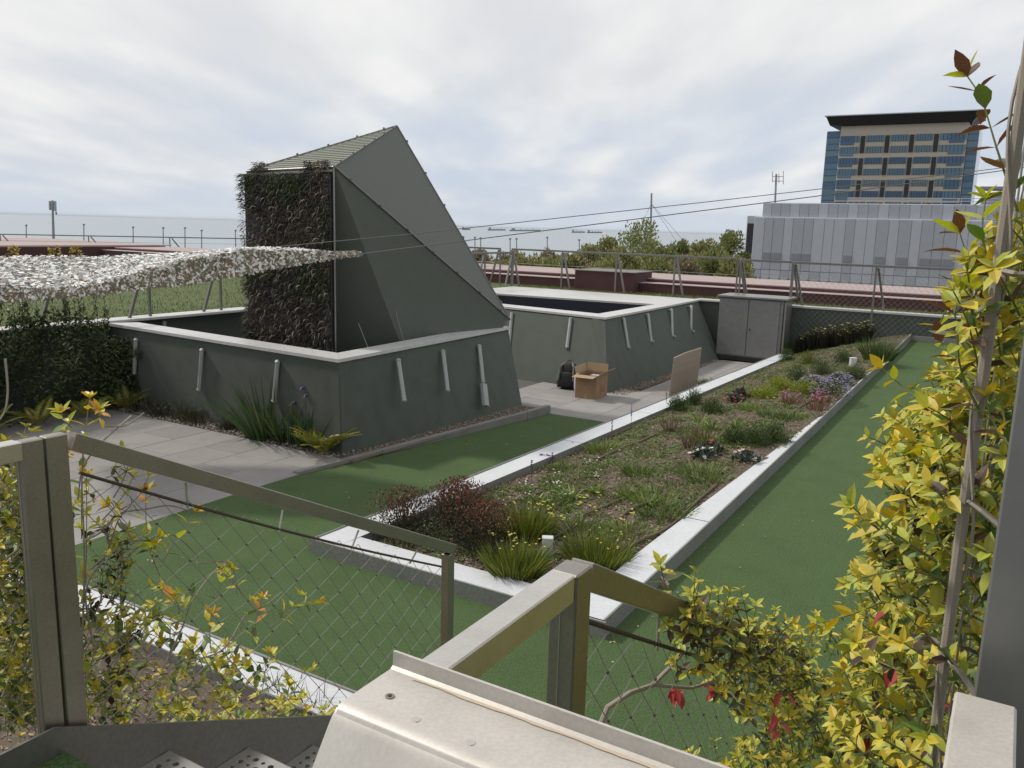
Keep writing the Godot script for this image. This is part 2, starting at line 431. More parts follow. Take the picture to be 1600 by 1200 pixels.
func build_setting():
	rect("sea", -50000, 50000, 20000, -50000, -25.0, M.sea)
	rect("ground", -140, 400, 80, -300, -14.0, M.land)
	rect("terrace_base", -13.4, 4.5, 8.0, -22.7, -0.17, M.joint)
	# artificial turf: one height sheet
	var st = S()
	var xs = [-7.45, -6.9, -6.3, -5.7, -5.1, -4.5, -4.01]
	var zs = []
	var z = 3.0
	while z > -13.01:
		zs.append(z); z -= 0.5
	for i in xs.size() - 1:
		for j in zs.size() - 1:
			if zs[j] < -5.6 and xs[i] > -5.3: continue
			var q = []
			for k in [[i, j], [i + 1, j], [i + 1, j + 1], [i, j + 1]]:
				var zz = max(zs[k[1]], -12.9 if xs[i] < -5.3 else -5.6)
				q.append(Vector3(xs[k[0]] + (0.58 * clamp((-zz - 7.7) / 5.2, 0, 1) if k[0] == 0 else 0.0), turf_y(xs[k[0]], zz), zz))
			poly(st, q, Vector3.UP)
	var xr = [-4.01, -3.5, -2.5, -1.5, -0.5, 0.5, 1.5, 2.5, 3.5]
	var zr = [3.0, 1.0, -1.0, -3.0, -5.0, -5.6, -8.0, -11.0, -14.0, -17.0, -20.0, -22.42]
	for i in xr.size() - 1:
		for j in zr.size() - 1:
			if zr[j + 1] < -5.7 and xr[i + 1] < -2.45: continue
			var q = []
			for k in [[i, j], [i + 1, j], [i + 1, j + 1], [i, j + 1]]:
				var zz = zr[k[1]]
				var xx = xr[k[0]]
				if zr[j + 1] < -5.7: xx = max(xx, plt_right(zz) - 0.02)
				q.append(Vector3(xx, turf_y(0, zz), zz))
			poly(st, q, Vector3.UP)
	part("artificial_turf", st, M.turf, null, "structure")
	# paving
	var pv = Node3D.new(); pv.name = "paving"; add_child(pv); pv.set_meta("kind", "structure")
	rect("joint_bed", -13.4, -7.44, 3.0, -9.0, -0.03, M.joint, pv)
	slabs(pv, -13.25, -7.45, 1.0, -8.2, 0.0, 0.66, 1.15, 0.5, 0.65)
	var fp = Node3D.new(); fp.name = "far_paving"; add_child(fp); fp.set_meta("kind", "structure")
	rect("joint_bed", -13.3, -5.0, -12.88, -22.6, -0.15, M.joint, fp)
	slabs(fp, -8.5, -5.2, -12.9, -15.95, -0.12, 0.92, 0.62, 0.5, 0.2)
	slabs(fp, -6.43, -5.1, -15.95, -21.4, -0.12, 0.66, 0.92, 0.5)
	# lawns
	var lw = S()
	poly(lw, [Vector3(-60, 1.31, 10), Vector3(-13.55, 1.31, 10), Vector3(-13.55, 1.31, -24.5), Vector3(-60, 1.31, -24.5)], Vector3.UP)
	poly(lw, [Vector3(-13.55, 1.31, -22.75), Vector3(8, 1.31, -22.75), Vector3(8, 1.31, -24.5), Vector3(-13.55, 1.31, -24.5)], Vector3.UP)
	part("lawn", lw, M.grass, null, "structure")
	var L = Leaves.new()
	for i in 16000:
		var p: Vector3
		if i < 11500: p = Vector3(-13.65 - pow(rng.randf(), 1.5) * 9.0, 1.30, rng.randf_range(-4.0, -20.0))
		else: p = Vector3(rng.randf_range(-13.5, 1.0), 1.30, rng.randf_range(-22.85, -23.6))
		var d = (Vector3.UP + jit(0.5)).normalized(); var s = Vector3(rng.randf_range(-1, 1), 0, rng.randf_range(-1, 1)).normalized()
		L.blade(p, d, s, rng.randf_range(0.04, 0.10), 0.006, vary(pick([Color(0.09, 0.13, 0.03), Color(0.13, 0.16, 0.045), Color(0.16, 0.15, 0.06)]), 0.25))
	var gl = mi("lawn_grass", L.mesh(), M.dull, null, "stuff"); tag(gl, "short mown lawn grass behind the green retaining walls", "grass")
	# plaza beyond the lawn: maroon risers, pink paving
	var s1 = S(); box(s1, Vector3(-14, 1.44, -23.9), Vector3(44, 0.30, 0.6), 0.01)
	part("plaza_riser", s1, M.maroon, null, "structure")
	var s2 = S(); box(s2, Vector3(-14, 1.60, -24.0), Vector3(44, 0.02, 0.82), 0.005); part("plaza_tread", s2, M.pink, null, "structure")
	var s3 = S(); box(s3, Vector3(-14, 1.65, -25.4), Vector3(44, 0.08, 2.4), 0.01); part("plaza_riser", s3, M.maroon, null, "structure")
	var s4 = S(); box(s4, Vector3(-14, 1.70, -25.9), Vector3(44, 0.03, 3.3), 0.005); part("plaza_paving", s4, M.pink, null, "structure")
	var s5 = S(); box(s5, Vector3(-36.4, 1.5, -7), Vector3(0.8, 0.5, 40), 0.01); part("plaza_riser", s5, M.maroon, null, "structure")
	var s6 = S(); box(s6, Vector3(-43, 1.76, -7), Vector3(12.3, 0.04, 42), 0.01); part("plaza_paving", s6, M.pink, null, "structure")
	var s7 = S(); box(s7, Vector3(-39.2, 1.98, -9), Vector3(0.5, 0.35, 17), 0.02)
	tag(part("seat_wall", s7, M.maroon), "low dark maroon seat wall along the pink plaza beyond the lawn", "wall")
	# gravel strips
	stones("gravel", "grey gravel strip at the foot of the near green wall", 3000, func(): return Vector3(rng.randf_range(-12.9, -7.6), rng.randf_range(-0.012, 0.012), rng.randf_range(-8.78, -8.21)), [Color(0.22, 0.2, 0.175), Color(0.30, 0.28, 0.25), Color(0.14, 0.13, 0.11)], 0.010, 0.024)
	stones("gravel", "brown gravel strip at the foot of the farther green well", 2200, func():
		var t = rng.randf(); return Vector3(lerp(-6.86, -6.52, t) + rng.randf_range(-0.02, 0.40 - 0.3 * t), -0.135 + rng.randf_range(-0.01, 0.015), lerp(-15.3, -21.3, t)), [Color(0.17, 0.13, 0.10), Color(0.24, 0.20, 0.16), Color(0.12, 0.10, 0.085)], 0.012, 0.028)
	stones("gravel", "gravel between the concrete kerb and the green sloping wall", 700, func():
		var t = rng.randf(); return Vector3(lerp(-7.62, -7.34, t) + rng.randf_range(0, 0.28), 0.0 + rng.randf_range(-0.02, 0.0), lerp(-8.3, -12.7, t)), [Color(0.17, 0.14, 0.11), Color(0.24, 0.21, 0.18)], 0.010, 0.02)
	# bed of dark soil under the wall plants
	var bs = S(); box(bs, Vector3(-10.3, -0.03, -8.55), Vector3(6.0, 0.05, 0.7), 0.01); part("soil_strip", bs, M.soil, null, "structure")
	var bs2 = S(); poly(bs2, [Vector3(-7.75, -0.02, -8.25), Vector3(-7.35, -0.02, -7.9), Vector3(-6.9, -0.02, -12.8), Vector3(-7.5, -0.02, -12.8)], Vector3.UP); part("soil_strip", bs2, M.soil, null, "structure")
	# concrete kerb beside the left turf lane
	var kb = thing("concrete_kerb", "low grey concrete kerb between the turf lane and green wall", "kerb")
	var k0 = Vector3(-7.50, 0, -7.35); var k1 = Vector3(-6.98, 0, -12.2); var k2 = Vector3(-6.92, 0, -12.92)
	for seg in [[k0, k0.lerp(k1, 0.3)], [k0.lerp(k1, 0.302), k1], [k1 + Vector3(0, 0, -0.006), k2]]:
		var ks = S()
		bar(ks, seg[0] + Vector3(0, -0.08, 0), seg[1] + Vector3(0, -0.08, 0), 0.09, 0.21, Vector3.UP, 0.006)
		part("kerb_stone", ks, M.kerb, kb)
	var k4 = thing("turf_end_kerb", "grey kerb closing the far end of turf ramp", "kerb")
	var ks4 = S(); box(ks4, Vector3(0.8, 0.72, -22.45), Vector3(5.8, 0.16, 0.07), 0.005); part("kerb_stone", ks4, M.edging, k4)

# ------------------------------------------------------------------ light wells with battered walls
func wall_piece(parent, a0: Vector3, a1: Vector3, b0: Vector3, b1: Vector3, inn: Vector3, m):
	var st = S()
	var a2 = a1 + inn; var a3 = Vector3(a2.x, a0.y, a2.z); var b2 = b1 + inn; var b3 = Vector3(b2.x, b0.y, b2.z)
	var out = (a1 + b0) * 0.5 - (a2 + b3) * 0.5
	var n = 10
	var P = func(i, j): return a0.lerp(b0, float(i) / n).lerp(a1.lerp(b1, float(i) / n), float(j) / n)
	for i in n:
		for j in n:
			var q = [P.call(i, j), P.call(i + 1, j), P.call(i + 1, j + 1), P.call(i, j + 1)]
			if (q[1] - q[0]).cross(q[2] - q[0]).dot(out) > 0: q = [q[0], q[3], q[2], q[1]]
			st.set_smooth_group(3)
			for k in [0, 1, 2, 0, 2, 3]: st.add_vertex(q[k])
	poly(st, [a2, b2, b3, a3], -out); poly(st, [a0, a1, a2, a3], a0 - b0); poly(st, [b0, b1, b2, b3], b0 - a0); poly(st, [a1, b1, b2, a2], Vector3.UP)
	return part("wall", st, m, parent)
func cap_piece(parent, a: Vector3, b: Vector3, ai: Vector3, bi: Vector3, m, th := 0.045):
	var d = Vector3(0, -th, 0)
	var n = max(1, int(round(a.distance_to(b) / 1.5)))
	for k in n:
		var f0 = float(k) / n; var f1 = float(k + 1) / n - (0.004 / a.distance_to(b) if k < n - 1 else 0.0)
		var q = [a.lerp(b, f0), a.lerp(b, f1), ai.lerp(bi, f1), ai.lerp(bi, f0)]
		var up = Vector3(0, rng.randf_range(-0.001, 0.001), 0)
		for i in 4: q[i] += up
		var st = S(); prism(st, q, [q[0] + d, q[1] + d, q[2] + d, q[3] + d]); part("coping", st, m, parent)
func on_quad(px, py, q: Array) -> Vector3:      # q = top start, top end, foot start, foot end of a twisted wall; seen from +x
	var d = ray(px, py)
	var hit = EYE + d * 14.0
	var t = 14.0
	while t < 26.0:
		var p = EYE + d * t
		var v = clamp((q[0].y - p.y) / (q[0].y - q[2].y), 0.0, 1.0)
		var s0 = q[0].lerp(q[2], v); var s1 = q[1].lerp(q[3], v)
		var f = clamp((p.z - s0.z) / (s1.z - s0.z), 0.0, 1.0)
		if p.x < lerp(s0.x, s1.x, f): return p
		hit = p; t += 0.01
	return hit
func wall_light(pts: Array, plane_p: Vector3, plane_n: Vector3, label, group, with_box := false, quad := []):
	var a = on_plane(pts[0], pts[1], plane_p, plane_n); var b = on_plane(pts[2], pts[3], plane_p, plane_n)
	if quad.size():
		a = on_quad(pts[0], pts[1], quad); b = on_quad(pts[2], pts[3], quad)
	var n = plane_n.normalized()
	if n.dot(EYE - a) < 0: n = -n
	var d = (b - a).normalized(); var sd = d.cross(n).normalized()
	var t = thing("wall_light", label, "light", a, group)
	var lb = b
	if with_box: lb = a.lerp(b, 0.64)
	var st = S(); bb(st, Transform3D(Basis(sd, n, sd.cross(n)), (a + lb) * 0.5 + n * 0.035), Vector3(0.075, 0.065, a.distance_to(lb)), 0.024); part("housing", st, M.lamp, t)
	for e in [a, lb]:
		var s2 = S(); var off = d * (0.03 if e == a else -0.03)
		bb(s2, Transform3D(Basis(sd, n, sd.cross(n)), e + off + n * 0.036), Vector3(0.081, 0.071, 0.05), 0.02); part("end_cap", s2, M.lamp, t)
	if with_box:
		var s3 = S(); bb(s3, Transform3D(Basis(sd, n, sd.cross(n)), lb.lerp(b, 0.5) + n * 0.04), Vector3(0.13, 0.075, lb.distance_to(b)), 0.012); part("ballast_box", s3, M.lamp, t)
		var s4 = S(); bb(s4, Transform3D(Basis(sd, n, sd.cross(n)), a.lerp(lb, 0.6) + n * 0.03), Vector3(0.05, 0.05, 0.1), 0.01); part("bracket", s4, M.steel_dark, t)

func build_wells():
	# first well, the one the planted tower stands in
	var NR = Vector3(-7.68, 1.27, -8.35); var FR = Vector3(-7.95, 1.27, -13.16); var NL = Vector3(-13.25, 1.27, -8.74); var FL = Vector3(-13.6, 1.27, -13.5)
	var w1 = thing("light_well", "green rendered light well with pale coping around the planted tower", "wall", Vector3(-10.6, 0, -10.8))
	wall_piece(w1, Vector3(-7.66, -0.1, -8.36), NR, Vector3(-13.22, -0.1, -8.76), NL, Vector3(0, 0, -0.26), M.green)
	wall_piece(w1, Vector3(-7.64, -0.15, -8.37), NR + Vector3(0.001, 0, -0.012), Vector3(-7.38, -0.15, -12.82), FR, Vector3(-0.26, 0, 0), M.green)
	wall_piece(w1, Vector3(-7.40, -0.15, -12.80), FR + Vector3(-0.01, 0, 0), Vector3(-13.6, -0.15, -13.2), FL, Vector3(0, 0, 0.26), M.green)
	wall_piece(w1, Vector3(-13.3, -0.15, -8.9), NL + Vector3(-0.05, 0, -0.05), Vector3(-13.65, -0.15, -13.4), FL + Vector3(-0.05, 0, 0), Vector3(-0.3, 0, 0), M.green)
	var st = S(); box(st, Vector3(-10.6, -0.05, -10.9), Vector3(5.4, 0.1, 4.4), 0.0); part("well_floor", st, M.slab[0], w1)
	var y = 1.315
	var o = [Vector3(NR.x + 0.03, y, NR.z + 0.03), Vector3(FR.x + 0.03, y, FR.z - 0.03), Vector3(FL.x, y, FL.z - 0.03), Vector3(NL.x, y, NL.z + 0.03)]
	var i_ = [Vector3(NR.x - 0.38, y, NR.z - 0.40), Vector3(FR.x - 0.38, y, FR.z + 0.38), Vector3(FL.x + 0.30, y, FL.z + 0.38), Vector3(NL.x + 0.25, y, NL.z - 0.38)]
	cap_piece(w1, o[0], o[3], i_[0], i_[3], M.cap)
	cap_piece(w1, o[0] + Vector3(0.001, 0.002, -0.001), o[1], i_[0] + Vector3(0.001, 0.002, -0.001), i_[1], M.cap)
	cap_piece(w1, o[1] + Vector3(0, -0.002, 0), o[2], i_[1] + Vector3(0, -0.002, 0), i_[2], M.cap)
	# retaining wall of the lawn on the left, running past the well
	var rw = thing("retaining_wall", "long green retaining wall with white coping below the lawn", "wall", Vector3(-13.5, 0, -4))
	var s1 = S(); box(s1, Vector3(-13.50, 0.55, 0.6), Vector3(0.3, 1.42, 18.5), 0.01); part("wall", s1, M.green, rw)
	var s2 = S(); box(s2, Vector3(-13.44, 1.325, -3.2), Vector3(0.42, 0.05, 26.0), 0.008); part("coping", s2, M.cap, rw)
	var s3 = S(); box(s3, Vector3(-13.75, 0.55, -18.2), Vector3(0.3, 1.42, 9.4), 0.01); part("wall", s3, M.green, rw)
	# lights on the first well
	var pn = NR; var nn = Vector3(-5.57, 0, -0.39).cross(Vector3.UP)
	wall_light([216, 528, 213, 585], pn, nn, "pale batten light on near wall entwined by creeper", "")
	wall_light([319, 544, 314, 611], pn, nn, "pale batten light on near wall between creeper and iris clump", "")
	wall_light([437, 562, 431, 629], pn, nn, "pale batten light on near wall above the iris clump", "")
	var rn = (FR - NR).cross(Vector3(-7.38, -0.15, -12.82) - NR)
	wall_light([619, 561, 629, 630], NR, rn, "pale batten light on shaded wall beside the turf lane, nearest the corner fern", "")
	wall_light([689, 547, 697, 614], NR, rn, "middle pale batten light on shaded wall beside the turf lane", "")
	wall_light([746, 539, 756, 636], NR, rn, "pale batten light with ballast box at its lower end", "", true)
	wall_light([254, 501, 257, 530], Vector3(-13.27, 1.0, -9), Vector3(1, 0, -0.08), "pale batten light inside the well behind the near coping", "")
	# second well, with dark netting inside
	var a = Vector3(-7.36, 1.27, -16.1); var b = Vector3(-7.49, 1.27, -22.4); var c = Vector3(-13.5, 1.27, -17.15); var d = Vector3(-13.5, 1.27, -22.5)
	var a0 = Vector3(-6.84, -0.2, -15.27); var b0 = Vector3(-6.48, -0.2, -21.6); var c0 = Vector3(-13.5, -0.2, -16.3)
	var w2 = thing("light_well", "green rendered light well lined with dark navy netting", "wall", Vector3(-10, -0.12, -19))
	wall_piece(w2, a0, a, c0, c, Vector3(0, 0, -0.3), M.green)
	wall_piece(w2, a0 + Vector3(0.002, 0, -0.01), a + Vector3(0.002, 0, -0.01), b0, b, Vector3(-0.3, 0, 0), M.green)
	var cy = 1.315
	var oa = Vector3(a.x + 0.03, cy, a.z + 0.03); var ob = Vector3(b.x + 0.03, cy, -22.6); var oc = Vector3(-13.5, cy, c.z + 0.03); var od = Vector3(-13.5, cy, -22.6)
	var ia = Vector3(-7.80, cy, -16.72); var ib = Vector3(-7.80, cy, -20.05); var ic = Vector3(-13.0, cy, -17.5); var id = Vector3(-13.0, cy, -19.7)
	cap_piece(w2, oa, oc, ia, ic, M.cap); cap_piece(w2, oa + Vector3(0.001, 0.002, -0.001), ob, ia + Vector3(0.001, 0.002, 0), ib, M.cap)
	cap_piece(w2, ob, od, ib, id, M.cap); cap_piece(w2, oc, od, ic, id, M.cap)
	var s4 = S()
	poly(s4, [ia + Vector3(0, -0.05, 0), ib + Vector3(0, -0.05, 0), Vector3(ib.x, -0.1, ib.z), Vector3(ia.x, -0.1, ia.z)], Vector3.LEFT)
	poly(s4, [id + Vector3(0, -0.05, 0), ib + Vector3(0, -0.05, 0), Vector3(ib.x, -0.1, ib.z), Vector3(id.x, -0.1, id.z)], Vector3.BACK)
	poly(s4, [id + Vector3(0, -0.05, 0), ic + Vector3(0, -0.05, 0), Vector3(ic.x, -0.1, ic.z), Vector3(id.x, -0.1, id.z)], Vector3.RIGHT)
	poly(s4, [Vector3(-7.8, 0.3, -16.7), Vector3(-7.8, 0.3, -20.0), Vector3(-13, 0.3, -20), Vector3(-13, 0.3, -16.7)], Vector3.UP)
	part("netting_lining", s4, M.navy, w2)
	var n2 = (c - a).cross(a0 - a); var n3 = (b - a).cross(a0 - a)
	wall_light([801, 489, 797, 541], a, n2, "pale batten light on far well beside the sloping tower edge", "")
	wall_light([893, 497, 887, 546], a, n2, "pale batten light on far well above the black backpack", "")
	var lab = ["nearest the corner above the carton", "second along from the carton corner", "third along, above the leaning board", "last before the steel cabinet"]
	var k = 0
	for q in [[971, 497, 981, 546], [1008, 491, 1018, 536], [1044, 484, 1052, 528], [1074, 479, 1082, 520]]:
		wall_light(q, a, n3, "slim batten light on far well wall, " + lab[k], "", false, [a, b, a0, b0]); k += 1
	# far wall and steel cabinet
	var fw = thing("garden_wall", "green rendered wall with thin white coping behind the flower bed", "wall", Vector3(-2, 0, -22.6))
	var s5 = S(); box(s5, Vector3(-1.5, 0.53, -22.68), Vector3(12.2, 1.5, 0.3), 0.005); part("wall", s5, M.green, fw)
	var s6 = S(); box(s6, Vector3(-1.5, 1.30, -22.66), Vector3(12.2, 0.05, 0.38), 0.006); part("coping", s6, M.cap, fw)
	var cb = thing("steel_cabinet", "tall stainless steel cabinet with two doors against the green wall", "cabinet", Vector3(-5.8, -0.12, -21.7))
	var s7 = S(); box(s7, Vector3(-5.80, 0.74, -22.0), Vector3(1.62, 1.50, 0.95), 0.006); part("body", s7, M.cabinet, cb)
	var s8 = S(); box(s8, Vector3(-5.77, 1.53, -21.97), Vector3(1.78, 0.05, 1.08), 0.006); part("top", s8, M.cabinet, cb)
	var s9 = S(); box(s9, Vector3(-5.80, -0.06, -21.95), Vector3(1.5, 0.1, 0.9), 0.004); part("plinth", s9, M.dark, cb)
	for e in [[-6.23, 0.75], [-5.45, 0.77]]:
		var s10 = S(); box(s10, Vector3(e[0], 0.75, -21.50), Vector3(e[1], 1.44, 0.03), 0.004)
		var dr = part("door", s10, M.cabinet, cb)
		if e[0] > -6.0:
			var s11 = S(); box(s11, Vector3(-5.77, 0.72, -21.475), Vector3(0.018, 0.05, 0.03), 0.004)
			var hd = mi("handle", fin(s11), M.dark, dr); hd.position = Vector3.ZERO
	var s12 = S(); box(s12, Vector3(-4.945, 0.74, -21.60), Vector3(0.05, 1.5, 0.09), 0.004); part("frame", s12, M.steel, cb)

# ------------------------------------------------------------------ planted tower
func build_tower():
	var t = thing("planted_tower", "faceted dark green tower with one face covered in dark planting", "tower", Vector3(-9.5, 0, -11))
	var TL = Vector3(-10.42, 3.84, -9.32); var T = Vector3(-8.62, 3.885, -9.32); var AP = Vector3(-10.27, 4.90, -12.8); var E = Vector3(-7.93, 1.45, -13.18)
	var T0 = Vector3(-8.62, 0, -9.32); var L0 = Vector3(-10.42, 0, -9.32); var A0 = Vector3(-10.9, 0, -13.1); var LB = Vector3(-11.0, 0, -12.6)
	var C = on_x(667, 538, -8.32); var C0 = Vector3(C.x, 0, C.z)
	var cen = Vector3(-9.6, 2, -11.2)
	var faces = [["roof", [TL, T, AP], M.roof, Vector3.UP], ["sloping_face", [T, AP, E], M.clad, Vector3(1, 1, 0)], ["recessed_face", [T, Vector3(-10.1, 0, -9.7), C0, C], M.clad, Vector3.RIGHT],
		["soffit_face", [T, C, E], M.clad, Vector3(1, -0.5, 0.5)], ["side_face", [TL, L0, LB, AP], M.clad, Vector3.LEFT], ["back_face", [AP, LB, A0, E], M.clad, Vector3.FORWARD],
		["front_face", [TL, T, T0, L0], M.clad, Vector3.BACK], ["foot_face", [E, C, C0, A0], M.clad, Vector3(0.4, -1, 0)]]
	for f in faces:
		var st = S(); poly(st, f[1], f[3]); part(f[0], st, f[2], t)
	# edge trims and clips
	for e in [[TL, T], [T, AP], [TL, AP], [AP, E], [T, E], [T, T0]]:
		var out = ((e[0] + e[1]) * 0.5 - cen).normalized() * 0.012
		var st = S(); tube(st, [e[0] + out, e[1] + out], 0.013, 5)
		var tr = part("edge_trim", st, M.steel_dark if e[1] != T0 else M.steel, t)
		if e[1] != T0:
			var n = int(e[0].distance_to(e[1]) / 0.62)
			for k in n:
				var s2 = S(); box(s2, e[0].lerp(e[1], (k + 0.5) / n) + out * 2.2, Vector3(0.03, 0.05, 0.03), 0.005)
				var o = mi("clip", fin(s2), M.steel_dark, tr)
	# raised seams of the roof sheet
	for k in 22:
		var f = (k + 1) / 23.0
		var st = S(); var a = TL.lerp(AP, f) + Vector3(0, 0.008, 0); var b = T.lerp(AP, f) + Vector3(0, 0.008, 0)
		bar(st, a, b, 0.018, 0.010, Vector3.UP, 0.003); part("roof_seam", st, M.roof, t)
	# front lip
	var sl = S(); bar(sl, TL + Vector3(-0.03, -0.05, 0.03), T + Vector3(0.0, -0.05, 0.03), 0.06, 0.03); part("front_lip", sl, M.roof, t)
	# planting on the front face
	var wn := FastNoiseLite.new(); wn.seed = 12; wn.frequency = 0.5; wn.fractal_octaves = 3
	var L = Leaves.new()
	for i in 21000:
		var fx = rng.randf(); var yy = rng.randf_range(0.75, 3.80)
		var p = Vector3(lerp(TL.x - 0.05, T.x - 0.03, fx), yy, -9.30 + rng.randf() * 0.10)
		if i > 20200:
			var g = pick([[0.20, 0.14], [0.78, 0.12], [0.92, 0.10]])
			p = Vector3(lerp(TL.x, T.x, g[0]) + rng.randf_range(-1, 1) * g[1], 3.80 + rng.randf() * 0.17, -9.27 + rng.randf_range(-0.1, 0.05))
		var d = Vector3(rng.randf_range(-0.8, 0.8), rng.randf_range(-0.6, 0.7), rng.randf_range(0.2, 1.0)).normalized()
		if fx < 0.03: d.x = -abs(d.x) - 0.3
		var s = d.cross(rv()).normalized()
		var pz = wn.get_noise_2d(p.x * 2.2, p.y * 2.2)
		if pz < -0.32 and rng.randf() < 0.6: continue
		var col = pick([Color(0.055, 0.049, 0.043), Color(0.075, 0.066, 0.057), Color(0.10, 0.088, 0.074), Color(0.044, 0.041, 0.039), Color(0.07, 0.07, 0.045)])
		if pz > 0.18: col = pick([Color(0.06, 0.075, 0.032), Color(0.05, 0.06, 0.03)])
		elif pz < -0.12: col = pick([Color(0.13, 0.10, 0.07), Color(0.09, 0.07, 0.05)])
		L.blade(p, d, s, rng.randf_range(0.05, 0.13) * (1.0 + pz * 0.6), rng.randf_range(0.003, 0.007), vary(col, 0.35), 0.6)
	for i in 420:
		var p = Vector3(lerp(TL.x, T.x, rng.randf()), rng.randf_range(0.9, 3.6), -9.22 + rng.randf() * 0.05)
		L.blade(p, Vector3(rng.randf_range(-0.7, 0.7), 0.5, 0.7).normalized(), Vector3(rng.randf_range(-1, 1), 0.4, 0).normalized(), rng.randf_range(0.08, 0.18), 0.005, vary(Color(0.30, 0.27, 0.21), 0.3), 1.5)
	var hp = mi("planting", L.mesh(), M.dull, t, "stuff"); hp.position = -t.position
	var sb = S(); box(sb, Vector3(-9.54, 2.25, -9.30), Vector3(1.78, 3.1, 0.06), 0.01); part("planting_felt", sb, M.dark, t)
	# guard wires at the foot
	for q in [[560, 505, 577, 548], [616, 478, 634, 545]]:
		var s3 = S(); tube(s3, [on_x(q[0], q[1], -8.45), on_x(q[2], q[3], -8.25)], 0.005, 4); part("stay_wire", s3, M.wire, t)
	var s4 = S(); tube(s4, [on_x(722, 525, -8.3), E + Vector3(0.02, -0.02, 0.02)], 0.006, 4); part("stay_wire", s4, M.wire, t)

# ------------------------------------------------------------------ raised planter (soil heights, edging, white strip)
func plt_left(z) -> float: return lerp(-5.50, -4.93, (-z - 5.55) / 15.85)
func plt_right(z) -> float: return lerp(-2.43, -2.10, (-z - 5.6) / 16.8)
func rim_y(side, z) -> float:
	if side < 0: return lerp(0.14, 0.22, clamp((-z - 5.55) / 15.85, 0, 1))
	return turf_y(0, z) + 0.155
func soil_y(x, z) -> float:
	var f = clamp((x - plt_left(z)) / (plt_right(z) - plt_left(z)), 0, 1)
	var g = clamp((-z - 5.6) / 16.8, 0, 1)
	var left = rim_y(-1, z) - 0.15; var right = rim_y(1, z) - 0.05 + 0.045 * clamp((-z - 5.6) / 5.0, 0, 1)
	return lerp(left, right, f) + 0.03 * sin(f * PI) + 0.018 * sin(x * 5.1 + z * 1.7) * sin(z * 3.3 + x)
func on_soil(px, py) -> Vector3:
	var y = 0.1
	var p = Vector3.ZERO
	for i in 12:
		p = on_y(px, py, y); y = lerp(y, soil_y(p.x, p.z), 0.7)
	return Vector3(p.x, soil_y(p.x, p.z), p.z)
func strip(st, pts_a: Array, pts_b: Array):
	for i in pts_a.size() - 1: poly(st, [pts_a[i], pts_a[i + 1], pts_b[i + 1], pts_b[i]], Vector3.UP)
func boards(A: Array, B: Array, pl):
	var i := 0
	while i < A.size() - 1:
		var j = min(i + 6, A.size() - 1)
		var a = A.slice(i, j + 1); var b = B.slice(i, j + 1)
		a[-1] += Vector3(0, 0, 0.007); b[-1] += Vector3(0, 0, 0.007)
		var up = Vector3(0, rng.randf_range(-0.0025, 0.0025), 0)
		for k in a.size():
			a[k] += up; b[k] += up
		var st = S(); strip(st, a, b); part("white_border", st, M.white, pl)
		i = j
